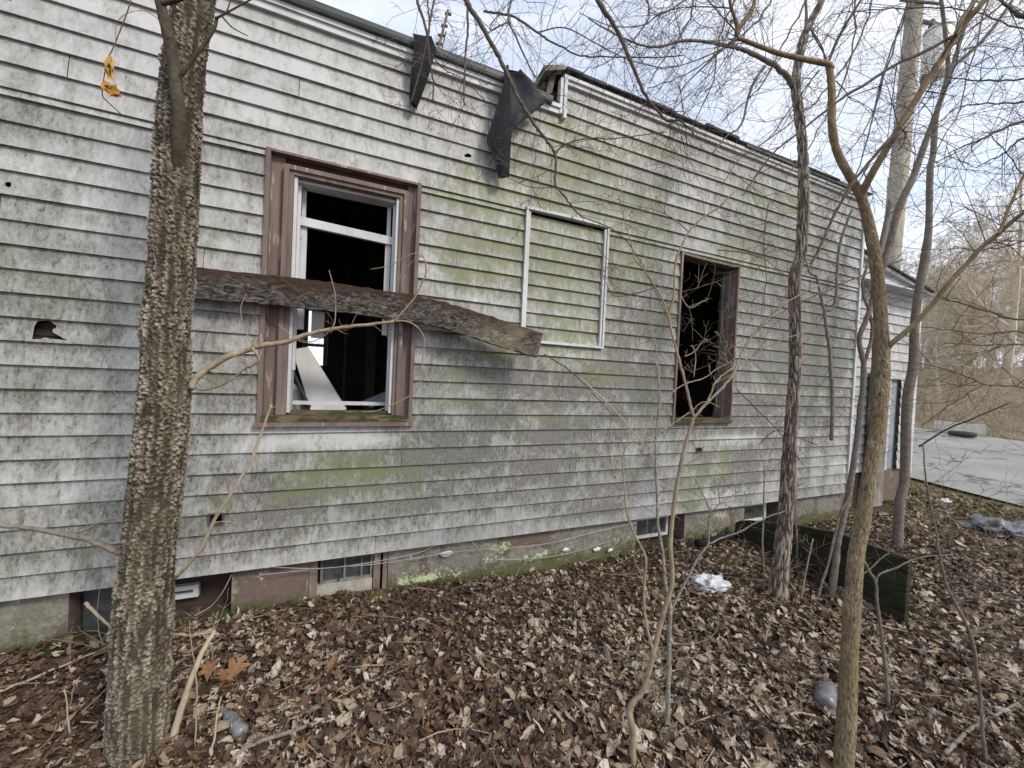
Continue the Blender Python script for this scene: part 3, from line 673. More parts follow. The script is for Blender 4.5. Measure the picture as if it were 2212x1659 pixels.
for i, (a, b_) in enumerate(FO):
    mb = MB(); yb = .13 if i != 2 else .075
    mb.box((a, yb+.03, zlo), (b_, yb+.05, ZB)); mb.build('opening_back', M['sheath'], fo)
    if i in (1, 2, 3, 4):
        fr = MB()
        if i == 2: xa, xb, za, zb_ = a+.06, b_-.09, .2, ZB-.015
        elif i == 1: xa, xb, za, zb_ = a-.02, W(430, 1280, yb).x, .21, W(415, 1262, yb).z
        else: xa, xb, za, zb_ = a+.06, b_-.1, .15, ZB-.05
        q = .014 if i == 2 else .024
        fr.box((xa, yb-.012, za), (xa+q, yb+.02, zb_)); fr.box((xb-q, yb-.012, za), (xb, yb+.02, zb_)); fr.box((xa+q, yb-.012, zb_-q), (xb-q, yb+.02, zb_)); fr.box((xa+q, yb-.012, za), (xb-q, yb+.02, za+q))
        if i == 2:
            for tt in (.45, .78): xm = lin(xa, xb, tt); fr.box((xm-.005, yb-.009, za+q), (xm+.006, yb+.02, zb_-q))
        f_ = fr.build('basement_window', M['white'] if i != 2 else M['rot'], fo)
        g_ = MB(); g_.box((xa+q*.5, yb+.002, za+q*.5), (xb-q*.5, yb+.008, zb_-q*.5)); g_.build('pane', M['glass'], f_)
    if i == 2:
        for pb_ in ((a+.002, .04, a+.045), (b_-.085, .045, b_-.045), (b_-.03, .035, b_-.004)):
            po = MB(); po.box((pb_[0], pb_[1], .12), (pb_[2], .12, ZB-.002)); po.build('wooden_post', M['brownwood'], fo)
        po = MB(); po.box((a+.045, .05, .08), (b_-.09, .14, .2)); po.build('block_course', M['stone'], fo)
    if i in (0,):
        g_ = MB(); g_.box((a+.02, .1, .1), (b_, .108, ZB-.04)); g_.build('pane', M['glass'], fo)
# wires draped along the foundation
for pts in ([(560, 1242), (700, 1228), (830, 1216), (1000, 1190), (1170, 1176), (1280, 1150), (1375, 1128)], [(575, 1225), (720, 1226), (900, 1195), (960, 1165)], [(1020, 1172), (1060, 1205), (1140, 1207), (1230, 1195), (1330, 1165)], [(500, 1242), (480, 1280), (455, 1310), (420, 1330)]):
    mb = MB(); mb.tube(smoothpath([W(u, v, random.uniform(-.02, .005)) for u, v in pts], 6), .0022, 5)
    mb.build('cable', M['wire'], house)
# peeling paint flakes
for (u, v, s) in ((965, 1196, .05), (1290, 1187, .04), (1318, 1188, .03), (1405, 1195, .018), (1222, 1187, .03), (1100, 0, 0)):
    if s == 0: continue
    mb = MB(); c0 = W(u, v, .015); vs = [c0+Vector((math.cos(a)*s*random.uniform(.6, 1.2), random.uniform(-.012, .006), math.sin(a)*s*.5*random.uniform(.6, 1.2))) for a in np.linspace(0, 6.28, 10)[:-1]]
    mb.add(vs+[c0+Vector((0, -.012, 0))], [(i, (i+1) % 9, 9) for i in range(9)]); mb.build('paint_flake', M['rot'] if s < .03 else M['white'], fo)

# ================================================================ ANNEXE with gable
ANY = .25
ax0 = XC+.04; ax1 = W(1972, 800, ANY).x; azt = W(1900, 622, ANY).z; azb = ZB+.12
azt = W(1955, 640, ANY).z
anx = thing('gabled_annexe', (ax0, ANY, 0), 'small white sided annexe with boxed gable eave at the far corner of the long house', 'annexe')
mbp = siding('siding', ax0, ax1, azb, azt, [(W(1925, 820, ANY).x, W(1946, 820, ANY).x, azb-.1, W(1935, 820, ANY).z)], [], yo=ANY, par=anx, c=.12, seed=12, clean=.55)
mb = MB(); xo = W(2013, 640, ANY-.15).x; sl = .52
mb.box((XC+.04, ANY-.2, azt), (xo-.02, ANY+2.5, azt+.018)); mb.build('soffit', M['white'], anx)
zt_ = azt+.02
g0 = W(2012, 632, ANY-.22); g1 = W(1900, 566, ANY-.22); sl = (g1.z-g0.z)/(g0.x-g1.x); xm = XC+.06; zm = lambda x, o=0: g0.z+(g0.x-x)*sl+o
mb = MB(); xe = g0.x-.05
vs = [(xm, ANY-.17, zt_), (xe, ANY-.17, zt_), (xe, ANY-.17, max(zt_+.01, zm(xe, -.03))), (xm, ANY-.17, zm(xm, -.03))]
mb.add(vs+[(x, ANY+2.5, z) for x, y, z in vs], [(0, 1, 2, 3), (7, 6, 5, 4), (0, 4, 5, 1), (1, 5, 6, 2), (2, 6, 7, 3), (3, 7, 4, 0)]); mb.build('gable', M['white'], anx)
mb = MB()
for k in range(1, 4):
    z = zt_+.01+k*.11; x_ = g0.x-(z+.06-g0.z)/sl
    if x_ > xm+.05: mb.box((xm, -.182+ANY, z), (x_, -.171+ANY, z+.007))
mb.build('gable_lap_line', M['rot'], anx)
mb = MB(); vs = [(g0.x, ANY-.22, zm(g0.x, -.035)), (g0.x, ANY-.22, zm(g0.x)), (xm, ANY-.22, zm(xm)), (xm, ANY-.22, zm(xm, -.035))]
mb.add(vs+[(x, ANY-.1, z) for x, y, z in vs], [(3, 2, 1, 0), (4, 5, 6, 7), (0, 1, 5, 4), (1, 2, 6, 5), (2, 3, 7, 6), (3, 0, 4, 7)]); mb.build('rake_board', M['white'], anx)
mb = MB(); vs = [(g0.x+.02, ANY-.25, zm(g0.x+.02, .002)), (g0.x+.02, ANY-.25, zm(g0.x+.02, .022)), (xm, ANY-.25, zm(xm, .022)), (xm, ANY-.25, zm(xm, .002))]
mb.add(vs+[(x, ANY+2.6, z) for x, y, z in vs], [(3, 2, 1, 0), (4, 5, 6, 7), (0, 1, 5, 4), (1, 2, 6, 5), (2, 3, 7, 6), (3, 0, 4, 7)]); mb.build('roof', M['shingle'], anx)
mb = MB(); mb.box((ax1-.01, ANY-.03, azb-.08), (ax1+.06, ANY+.03, azt)); mb.box((ax0, ANY-.02, azt-.06), (ax1, ANY-.004, azt)); mb.build('corner_board', M['white'], anx)
mb = MB(); xa, xb, zz_ = W(1925, 820, ANY).x, W(1946, 820, ANY).x, W(1935, 820, ANY).z
mb.box((xa, ANY+.03, azb-.1), (xb, ANY+.05, zz_)); mb.build('boarded_opening', M['greydoor'], anx)
mb = MB(); mb.box((ax0, ANY+.02, -.05), (ax1+.03, ANY+2.4, azb), pink=1.5, moss=.1, lichen=0); mb.build('foundation', M['found'], anx)
mb = MB(); mb.box((ax0, ANY+.06, azb), (ax1+.02, ANY+2.4, azt)); mb.build('core_wall', M['white'], anx)
mb = MB(); q = W(1900, 900, ANY-.1); mb.box((q.x-.14, ANY-.14, .1), (q.x+.1, ANY-.04, W(1890, 800, ANY-.1).z)); mb.build('weathered_door_board', M['rot'], anx)

# ================================================================ PLANK across the window
def ribbon(mb, top, bot, y_f, thick, rough=.006, seg=9, rows=7):
    T = smoothpath(top, seg); B = smoothpath(bot, seg); n = min(len(T), len(B)); T = T[:n]; B = B[:n]
    Vf = []; att = []; end = []
    ring = []
    for i in range(n):
        row = []
        for k in range(rows+1):
            p = T[i]+(B[i]-T[i])*k/rows; q = Vector(p)
            dn = rough*noise.noise(q*22)+rough*.7*noise.noise(q*60)
            row.append((p[0], p[1]-thick/2+dn, p[2]+(rough*1.6*noise.noise(q*35) if k in (0, rows) else 0)))
            att.append(1-k/rows*1.8 if k < rows*.5 else 0); end.append(max(0, (i/n-.72)/.28))
        for k in range(rows, -1, -1):
            p = T[i]+(B[i]-T[i])*k/rows
            row.append((p[0], p[1]+thick/2, p[2])); att.append(1-k/rows*2); end.append(0)
        ring.append(row)
    m = 2*(rows+1); V = [p for r in ring for p in r]
    F = [(m*i+k, m*i+(k+1) % m, m*i+m+(k+1) % m, m*i+m+k) for i in range(n-1) for k in range(m)]
    F += [tuple(range(m))[::-1], tuple(m*(n-1)+k for k in range(m))]
    mb.add(V, F, top=[max(0, a) for a in att], end=end)
top = [(330, 572), (418, 579), (516, 588), (636, 601), (756, 617), (868, 635), (956, 653), (1036, 677), (1116, 703), (1171, 721)]
bot = [(330, 638), (418, 645), (516, 652), (636, 664), (756, 677), (852, 693), (925, 702), (996, 721), (1076, 748), (1158, 772)]
yp = [-.08, -.08, -.08, -.085, -.09, -.1, -.12, -.15, -.18, -.2]
mb = MB(); ribbon(mb, [W(u, v, y) for (u, v), y in zip(top, yp)], [W(u, v, y) for (u, v), y in zip(bot, yp)], 0, .035)
mb.build('warped_plank', M['plank'], tagd=dict(label='dark rotten warped plank hanging across the front of the large window', cat='plank'))
# small debris inside the window: leaning panel, pipe
mb = MB(); y = .35
q = [(632, 757), (665, 752), (738, 872), (632+50, 872)]
P4 = [W(q[0][0], q[0][1], .55), W(q[1][0], q[1][1], .55), W(748, 885, .32), W(672, 890, .32)]
mb.add([*P4, *[p+Vector((0, .02, .01)) for p in P4]], [(3, 2, 1, 0), (4, 5, 6, 7), (0, 1, 5, 4), (1, 2, 6, 5), (2, 3, 7, 6), (3, 0, 4, 7)])
mb.build('wallboard_sheet', M['board'], tagd=dict(label='pale broken wallboard sheet leaning just inside the large window', cat='panel'))
mb = MB(); mb.tube([W(628, 795, .4), W(640, 820, .38), W(668, 880, .33)], .013, 10)
mb.build('grey_pipe', M['gutter'], smooth=True, tagd=dict(label='grey pipe leaning beside the broken wallboard inside the large window', cat='pipe'))
mb = MB(); vs = [W(628, 822, .5), W(700, 895, .45), W(620, 895, .45)]
mb.add(vs+[v+Vector((0, .02, 0)) for v in vs], [(0, 2, 1), (3, 4, 5), (0, 1, 4, 3), (1, 2, 5, 4), (2, 0, 3, 5)])
mb.build('wallboard_scrap', M['board'], tagd=dict(label='triangular pale wallboard scrap low in the left corner of the large window', cat='wallboard'))
mb = MB(); vs = [W(780, 868, .4), W(835, 845, .5), W(838, 870, .4), W(800, 880, .4)]
mb.add(vs+[v+Vector((0, .03, 0)) for v in vs], [(3, 2, 1, 0), (4, 5, 6, 7), (0, 1, 5, 4), (1, 2, 6, 5), (2, 3, 7, 6), (3, 0, 4, 7)])
mb.build('plastic_scrap', M['greydoor'], tagd=dict(label='grey scrap lying low in the right corner inside the large window', cat='scrap'))

# ================================================================ roofing felt strips
def sheet(name, polys, y0, label, cat, group=None):
    root = None
    obs = []
    for pi, (pl, yfun, mt) in enumerate(polys):
        pts = [(W(737.5+a/3, b/3).x, W(737.5+a/3, b/3).z) for a, b in pl]
        mb = MB()
        # subdivide the outline and fill with a fan from interior rows
        zs = [p[1] for p in pts]; n = 26; rows = []
        for i in range(n+1):
            z = lin(max(zs)-.001, min(zs)+.001, i/n); xsn = []
            for (xa, za), (xb, zb_) in zip(pts, pts[1:]+pts[:1]):
                if (za-z)*(zb_-z) <= 0 and abs(za-zb_) > 1e-9: xsn.append(xa+(xb-xa)*(z-za)/(zb_-za))
            if len(xsn) < 2: xsn = [rows[-1][0], rows[-1][1]] if rows else [pts[0][0], pts[0][0]+.01]
            rows.append((min(xsn), max(xsn), z))
        m = 8; V = []; zt = max(zs); z_b = min(zs)
        for side in (0, 1):
            for (a, b_, z) in rows:
                for k in range(m+1):
                    x = lin(a, b_, k/m); t = (zt-z)/(zt-z_b)
                    y = yfun(k/m, t)+.003*noise.noise(Vector((x*9, 0, z*5))) + side*.004
                    V.append((x, y, z))
        s = (n+1)*(m+1); F = []
        for i in range(n):
            for k in range(m):
                a = i*(m+1)+k; F.append((a, a+m+1, a+m+2, a+1)); F.append((s+a, s+a+1, s+a+m+2, s+a+m+1))
        for i in range(n):
            for k in (0, m):
                a = i*(m+1)+k; F.append((a, a+m+1, s+a+m+1, s+a))
        for i in (0, n):
            for k in range(m):
                a = i*(m+1)+k; F.append((a, a+1, s+a+1, s+a))
        mb.add(V, F); obs.append((mb, mt))
    rt = thing(name, (V[0][0], V[0][1], V[0][2]), label, cat, group)
    for mb, mt in obs: mb.build('felt_panel', M[mt], rt, smooth=True)
sheet('felt_strip', [([(450, 290), (560, 320), (592, 400), (545, 570), (480, 735), (432, 715), (435, 540), (455, 400)], lambda s, t: -.095-.03*math.sin(s*5)*t-.015*s+.05*t*t, 'felt')], 0,
      'short black roofing felt strip draped over the roof edge near the antenna', 'roofing felt')
sheet('felt_strip', [([(1015, 498), (1010, 620), (905, 970), (962, 1080), (990, 1195), (1055, 1200), (1062, 900), (1042, 560), (1040, 505)], lambda s, t: -.12-.03*math.sin(s*3)*t+.04*t*t, 'felt'),
      ([(1030, 512), (1110, 530), (1190, 600), (1275, 730), (1200, 790), (1062, 898), (1038, 700)], lambda s, t: -.1-.015*s+.02*t+.015*math.sin(s*6), 'felt2')], 0,
      'long twisted black roofing felt strip hanging pointed down the siding', 'roofing felt')
mb = MB(); q0 = W(1060, 172, -.09); q1 = W(1110, 186, -.09)
# ================================================================ antenna / mesh stake on the roof
A0 = W(933, 135, .35); A1 = W(968, 22, .35)
at = thing('roof_antenna', A0, 'thin rusty mast with clamps and wire mesh standing above the low roof edge', 'antenna')
mb = MB(); mb.tube([A0-Vector((0, 0, .1)), A1], .009, 8); mb.tube([A0+(A1-A0)*.1+Vector((.04, 0, 0)), A0+(A1-A0)*.62+Vector((.03, 0, 0))], .005, 6); mb.build('mast', M['greybark'], at)
mb = MB()
for t in (.18, .36, .52, .7, .93): c0 = A0+(A1-A0)*t; mb.beam(c0-Vector((.014, .0, .004)), c0+Vector((.03, 0, .008)), .014, .012)
mb.build('clamp', M['twig'], at)
mb = MB(); a = W(938, 75, .36); b_ = W(985, 90, .36); c_ = W(938, 125, .36)
for i in range(13):
    t = i/12; p = a+(b_-a)*t; mb.tube([p, p+(c_-a)*(1-.2*t)], .0012, 3, False); q = a+(c_-a)*t; mb.tube([q, q+(b_-a)*(1-.4*t)], .0012, 3, False)
mb.build('wire_mesh', M['wire'], at)

# ================================================================ TREES
rt_ = random.Random(11)
def rv(s=1): return Vector((rt_.uniform(-s, s), rt_.uniform(-s, s), rt_.uniform(-s, s)))
def twig(mb, p, d, length, r, lvl, wander=.25, grav=0.0, kids=(3, 6), n=None, minr=.0006, side=3):
    seg = max(3, int(length/.09)) if length < 1.5 else 12
    pts = [Vector(p)]; dd = Vector(d).normalized()
    for i in range(seg):
        dd = (dd+rv(wander)+Vector((0, 0, grav))).normalized(); pts.append(pts[-1]+dd*length/seg)
    rad = np.linspace(r, max(minr, r*.35), len(pts))
    mb.tube(pts, rad, max(3, side), False)
    if lvl > 0:
        for _ in range(rt_.randint(*kids)):
            k = rt_.randint(1, len(pts)-1); t = k/(len(pts)-1)
            d0 = (pts[k]-pts[k-1]).normalized(); a = d0.cross(rv()).normalized()
            nd_ = (d0*rt_.uniform(.5, 1)+a*rt_.uniform(.5, 1)).normalized()
            twig(mb, pts[k], nd_, length*rt_.uniform(.35, .62)*(1.15-t*.5), max(minr, r*(.62-.25*t)), lvl-1, wander, grav, kids, minr=minr)
    return pts
def offaxis(P):
    P = np.asarray([tuple(p) for p in P], dtype=float)-np.array(CAM); a = P@np.array(RT); b = P@np.array(UP); c = P@np.array(FW); o = np.stack([a/c, b/c], 1)
    t = np.gradient(o, axis=0); t /= np.linalg.norm(t, axis=1)[:, None]+1e-9
    return 1/np.sqrt(1+(o[:, 0]*t[:, 1]-o[:, 1]*t[:, 0])**2)
def limb(mb, uvs, z, w0, w1, per=6, n=8, jitter=0, zend=None, dz=None):
    if len(uvs[0]) == 3: dz = [q[2] for q in uvs]; uvs = [q[:2] for q in uvs]
    """tapering limb through measured points at distance z; widths in picture units"""
    k = len(uvs); zs = [z+((zend-z)*i/(k-1) if zend else 0)+(dz[i] if dz else 0) for i in range(k)]
    P = smoothpath([D(u, v, zz) for (u, v), zz in zip(uvs, zs)], per)
    m = len(P); zz = np.linspace(zs[0], zs[-1], m)
    rr = np.linspace(w0, w1, m)/2/FPX*zz*offaxis(P)
    rr = rr*(1+np.array([.09*noise.noise(Vector((i*.37, 5, P[i][0]*30)))+.07*noise.noise(Vector((P[i][2]*55, i*1.3, 1))) for i in range(m)]))
    if jitter:
        P = P+np.array([[jitter*noise.noise(Vector((i*.9, a*7, P[i][0]))) for a in range(3)] for i in range(m)])
        rr = rr*(1+np.array([.12*noise.noise(Vector((i*.6, 3, P[i][2]*9))) for i in range(m)]))
    mb.tube(P, rr, n); return P
def sprout(mb, P, n, lmin, lmax, r, lvl=1, t0=.1, t1=1, grav=0, bias=None, kids=(2, 4), wander=.25):
    m = len(P)
    for _ in range(n):
        k = min(m-2, max(1, int((t0+(t1-t0)*rt_.random())*m)))
        d0 = Vector(P[min(k+1, m-1)]-P[k-1]).normalized(); a = d0.cross(rv()).normalized()
        d = d0*rt_.uniform(.2, .9)+a
        if bias is not None: d += Vector(bias)
        twig(mb, Vector(P[k]), d, rt_.uniform(lmin, lmax), r*rt_.uniform(.6, 1.1), lvl, wander, grav, kids)

def bigtrunk(rows, z, ext_low, nth, dz, kind, amp, zfun=None):
    """trunk from measured left/right edges (v, left, right), displaced bark"""
    P = []; rr = []
    for v, l, r in rows:
        zz = z if zfun is None else zfun(v); P.append(D((l+r)/2, v, zz)); rr.append((r-l)/2/FPX*zz)
    rr = list(np.array(rr)*offaxis(P))
    if ext_low:
        d = (P[-1]-P[-2]).normalized(); gzz = ground_z(P[-1].x, P[-1].y)-.08
        t = (P[-1].z-gzz)/max(.3, -d.z); P.append(P[-1]+d*t); rr.append(rr[-1]*1.12)
    S = smoothpath(P, 8); s_r = np.interp(np.linspace(0, 1, len(S)), np.linspace(0, 1, len(rr)), rr)
    ln = np.concatenate([[0], np.cumsum(np.linalg.norm(np.diff(S, axis=0), axis=1))]); m = int(ln[-1]/dz)
    q = np.linspace(0, ln[-1], m); C_ = np.stack([np.interp(q, ln, S[:, a]) for a in range(3)], 1); Rr = np.interp(q, ln, s_r)
    V = np.zeros((m, nth, 3)); Hh = np.zeros((m, nth)); th = np.arange(nth)/nth*2*np.pi
    for i in range(m):
        zc = q[i]; R0 = Rr[i]
        for j in range(nth):
            cx, sx = math.cos(th[j]), math.sin(th[j])
            if kind == 'cork':
                wob = noise.noise(Vector((cx*1.5, sx*1.5, zc*5)))
                p = Vector((cx*R0, sx*R0, zc))
                rid = noise.noise(Vector((cx*R0*62, sx*R0*62, zc*9+wob)))            # vertical ridges
                q3 = noise.noise(Vector((cx*R0*60, sx*R0*60, zc*60+9)))*.5; f = noise.voronoi(Vector((cx*R0*88+wob*.4+q3, sx*R0*88-q3, zc*88+q3)))[0][0]    # warts
                f2 = noise.noise(Vector((cx*R0*130, sx*R0*130, zc*150)))
                h = max(.12, .62+1.0*rid)*max(0, 1.2-f*1.3)+.25*f2+.02
                smo = 0
                h = max(-.1, min(1.2, h))
            elif kind == 'tan':
                wob = noise.noise(Vector((cx*2, sx*2, zc*6)))
                ring = max(0, noise.noise(Vector((cx*.6, sx*.6, zc*13)))-.25)*3.2
                f = noise.noise(Vector((cx*R0*170+wob, sx*R0*170, zc*48)))
                f2 = noise.noise(Vector((cx*R0*260, sx*R0*260, zc*200)))
                h = .52+.4*f+.35*f2+ring*.5*abs(f2+.4)
            else:
                wob = noise.noise(Vector((cx*2, sx*2, zc*3)))
                rid = abs(noise.noise(Vector((cx*R0*68+wob*.8, sx*R0*68, zc*11))))*2.4
                f2 = noise.noise(Vector((cx*R0*170, sx*R0*170, zc*90)))
                h = min(1.0, rid)*.85+.3*f2
            Hh[i, j] = h
            rad = R0*(1-.0)+amp*(h-.45)
            V[i, j] = (cx*rad, sx*rad, 0)
    V = C_[:, None, :]+V
    mb = MB(); i = np.arange(m-1)[:, None]*nth; j = np.arange(nth)[None, :]; j2 = (j+1) % nth
    Fq = np.stack([i+j, i+nth+j, i+nth+j2, i+j2], -1).reshape(-1, 4)
    mb.add(V.reshape(-1, 3), Fq, h=Hh.ravel()); return mb, C_, Rr

ZT1 = 1.38
rows = [(-260, 402, 494), (-120, 386, 482), (0, 370, 468), (150, 347, 448), (300, 333, 437), (420, 327, 433), (553, 320, 426), (694, 305, 414), (836, 300, 415), (943, 288, 409), (1106, 268, 394), (1202, 260, 382), (1334, 243, 378), (1485, 234, 371), (1659, 225, 368)]
mb, CT, RR = bigtrunk(rows, ZT1, True, 250, .0027, 'cork', .0125)
base = Vector(CT[-1]); base.z += .08
t1 = thing('corky_tree', base, 'large tree with lumpy corky grey brown bark in the left foreground', 'tree')
mb.build('trunk', M['cork'], t1, smooth=True)
mb = MB(); rr_ = ZT1-.1
P = limb(mb, [(386, 410, -.012), (386, 370, -.028), (386, 330, -.048), (386, 290, -.066), (387, 240, -.08), (380, 190, -.09), (374, 130, -.1), (362, 70, -.115), (350, 20, -.13), (340, -30, -.14), (330, -90, -.16)], ZT1, 36, 22, n=16)
Pb = limb(mb, [(392, 162), (408, 140), (430, 110), (452, 80), (464, 58), (468, 38)], ZT1-.095, 12, 9, n=8)
P2 = limb(mb, [(466, 40), (500, 22), (540, 0), (580, -20)], ZT1-.1, 7, 4, n=6)
P3 = limb(mb, [(468, 38), (486, 30), (498, 0), (502, -30)], ZT1-.1, 5, 3, n=5)
P4_ = limb(mb, [(480, 36), (500, 58), (520, 70), (536, 78)], ZT1-.1, 4, 2, n=5)
limb(mb, [(455, 52), (425, 25), (402, 0), (390, -20)], ZT1-.15, 5, 3, n=5)
limb(mb, [(350, 8), (375, 2), (395, -5), (420, -20)], ZT1-.18, 16, 13, n=8)
mb.build('limb', M['smoothbark'], t1, smooth=True)
mb = MB()      # right hand branch crossing the window
P = limb(mb, [(412, 838), (425, 815), (450, 795), (490, 770), (516, 763), (560, 748), (616, 739), (665, 722), (716, 711), (780, 703), (852, 694)], ZT1, 17, 6, n=8, zend=ZT1+.25, jitter=.004)
limb(mb, [(852, 694), (875, 668), (896, 643), (912, 612), (920, 590), (919, 568), (912, 552), (895, 548), (876, 555), (840, 574), (800, 582)], ZT1+.25, 5, 2, n=5)
limb(mb, [(916, 553), (900, 558), (870, 585), (862, 610)], ZT1+.25, 2.5, 1.5, n=4)
limb(mb, [(852, 694), (875, 694), (892, 700), (908, 714), (917, 735), (914, 765), (912, 790), (906, 835), (880, 858), (844, 876), (810, 888), (780, 890)], ZT1+.25, 4, 1.8, n=5)
limb(mb, [(712, 712), (722, 700), (725, 670), (724, 635), (718, 610), (711, 584)], ZT1+.18, 3.5, 2, n=5)
limb(mb, [(716, 711), (690, 732), (650, 738), (600, 700)], ZT1+.16, 2.5, 1.5, n=4)
limb(mb, [(556, 750), (540, 735), (525, 700), (520, 665), (532, 634)], ZT1+.08, 3.5, 1.8, n=4)
Pk = limb(mb, [(545, 752), (560, 775), (545, 790), (530, 795), (500, 820), (470, 835), (440, 843), (418, 838)], ZT1+.05, 7, 3, n=6)
sprout(mb, P, 16, .05, .16, .0016, 1, .1, .95)
sprout(mb, Pk, 8, .05, .14, .0013, 1)
mb.build('branch', M['sapling'], t1, smooth=True)
mb = MB()
P = limb(mb, [(268, 1200), (245, 1188), (215, 1175), (180, 1162), (140, 1155), (100, 1147), (50, 1139), (0, 1136), (-60, 1130)], ZT1, 19, 7, n=8, zend=ZT1-.1, jitter=.004)
P = limb(mb, [(150, 1156), (185, 1145), (215, 1130), (232, 1124), (262, 1119)], ZT1-.02, 5, 3, n=5)
sprout(mb, P, 6, .04, .1, .0013, 1)
P = limb(mb, [(290, 880), (262, 862), (240, 838), (224, 812), (218, 790)], ZT1+.02, 2.5, 1.5, n=4); sprout(mb, P, 4, .04, .09, .001, 1)
mb.build('branch', M['greybark'], t1, smooth=True)
# twig with dried leaf clusters, hanging from above
mb = MB()
P = limb(mb, [(290, -40), (280, 10), (268, 45), (256, 75), (244, 105), (232, 130), (225, 165), (221, 205), (235, 222), (262, 247)], 1.15, 4, 2.6, n=5)
limb(mb, [(268, 32), (290, 24), (315, 25), (340, 40), (358, 65)], 1.15, 2, 1.2, n=4); limb(mb, [(268, 32), (252, 50), (250, 90), (250, 120)], 1.15, 2.4, 1.2, n=4)
tg = thing('hanging_twig', D(290, -40, 1.15), 'thin dark twig with ochre dead leaves hanging left of the corky trunk', 'twig')
mb.build('stem', M['twig'], tg)
for (u, v, s, hgt) in ((238, 145, .012, .04), (240, 193, .022, .022)):
    mb = MB(); c0 = D(u, v, 1.145); rl = random.Random(int(u))
    for k in range(5):
        n = 9; ang = rl.uniform(0, 6.28); ax = Vector((math.cos(ang), math.sin(ang), rl.uniform(-.6, .6))).normalized(); ay = Vector((0, 0, -1))
        vs = [c0+rv(.003)]
        for i in range(n):
            a = i/n*6.28; rr = (1 if i % 2 == 0 else .6)*rl.uniform(.8, 1.2)
            vs.append(c0+ax*math.cos(a)*s*rr+ay*math.sin(a)*hgt*rr+rv(.005))
        mb.add(vs, [(0, i+1, (i+1) % n+1) for i in range(n)])
    mb.build('dead_leaf', M['driedleaf'], tg)

# ---- furrowed tree by the black board
ZT4 = 2.6
rows = [(-60, 1788, 1800), (0, 1768, 1782), (40, 1748, 1763), (73, 1731, 1747), (133, 1716, 1734), (167, 1711, 1730), (200, 1708, 1731), (300, 1721, 1743), (433, 1723, 1749), (504, 1720, 1745), (553, 1717, 1742), (597, 1703, 1729), (691, 1705, 1731), (815, 1703, 1730), (940, 1692, 1721), (1032, 1686, 1720), (1126, 1679, 1713), (1221, 1667, 1705), (1270, 1660, 1703), (1300, 1650, 1706)]
mb, CT, RR = bigtrunk(rows, ZT4, False, 110, .006, 'fur', .01)
t4 = thing('furrowed_tree', CT[-1], 'medium tree with deeply furrowed brown bark standing before the black board', 'tree')
mb.build('trunk', M['furrow'], t4, smooth=True)
mb = MB()
P = limb(mb, [(1712, 185), (1700, 165), (1675, 143), (1635, 120), (1605, 107), (1575, 100), (1525, 90), (1475, 88), (1410, 102), (1340, 80), (1270, 40)], ZT4, 18, 3, n=8, zend=ZT4-.4, jitter=.006)
sprout(mb, P, 24, .3, .8, .003, 2, .2, 1, kids=(2, 4))
Pa = limb(mb, [(1652, 143), (1636, 165), (1622, 193), (1613, 225), (1605, 260), (1592, 280), (1570, 294), (1540, 330)], ZT4, 7, 3, n=6); sprout(mb, Pa, 8, .2, .5, .0025, 1)
P2 = limb(mb, [(1740, 70), (1742, 30), (1738, -20)], ZT4, 9, 7, n=6)
P3 = [Vector(c) for c in CT[:int(len(CT)*.25)]][::-1]; P3 = np.array([tuple(p) for p in P3])
sprout(mb, P3, 16, .3, .8, .003, 2, .1, 1)
Pb = limb(mb, [(1750, 60), (1765, 90), (1780, 115), (1786, 130)], ZT4, 5, 4, n=5)
mb.build('crown', M['greybark'], t4, smooth=True)

# ---- tan tree
ZT5 = 1.45
mb = MB()
rows = [(1659, 1798, 1845), (1561, 1805, 1851), (1410, 1815, 1855), (1296, 1822, 1862), (1202, 1830, 1868), (1126, 1845, 1882), (1032, 1860, 1893), (922, 1879, 1914), (802, 1890, 1924), (702, 1887, 1919), (602, 1881, 1911), (502, 1866, 1895), (425, 1849, 1873)]
def rowtube(mb, rows, z, n=18, per=8, ext=False, bumpy=.05):
    P = [D((l+r)/2, v, z) for v, l, r in rows]; rr = [(r-l)/2/FPX*z for v, l, r in rows]
    rr = list(np.array(rr)*offaxis(P))
    if ext:
        d = (P[0]-P[1]).normalized(); P = [P[0]+d*((P[0].z-ground_z(P[0].x, P[0].y)+.08)/max(.3, -d.z))]+P; rr = [rr[0]*1.15]+rr
    S = smoothpath(P, per); q = np.interp(np.linspace(0, 1, len(S)), np.linspace(0, 1, len(rr)), rr)
    q = q*(1+np.array([bumpy*noise.noise(Vector((0, 1, s[2]*14)))+bumpy*.6*noise.noise(Vector((4, 1, s[2]*40))) for s in S]))
    mb.tube(S, q, n); return S
mb, S, _ = bigtrunk([(419, 1848, 1871)]+rows[::-1][1:], ZT5, True, 110, .0045, 'tan', .0035)
t5 = thing('tan_tree', (S[-1][0], S[-1][1], S[-1][2]+.08), 'forked tree with smooth tan olive bark in the right foreground', 'tree')
mb.build('trunk', M['tantrunk'], t5, smooth=True)
mb = MB()
limb(mb, [(1862, 430), (1852, 408), (1838, 385), (1815, 343), (1803, 310), (1797, 270), (1797, 233), (1796, 183), (1790, 138)], ZT5, 24, 17, n=14, per=8)
P = limb(mb, [(1797, 150), (1788, 138), (1768, 134), (1742, 129), (1710, 122), (1675, 113), (1640, 100), (1610, 88), (1592, 80), (1592, 57), (1586, 35), (1578, 10), (1575, -30)], ZT5, 18, 7, n=12, per=7, zend=ZT5-.12)
P2 = limb(mb, [(1594, 62), (1605, 50), (1618, 32), (1628, 12), (1634, -30)], ZT5-.08, 11, 8, n=8)
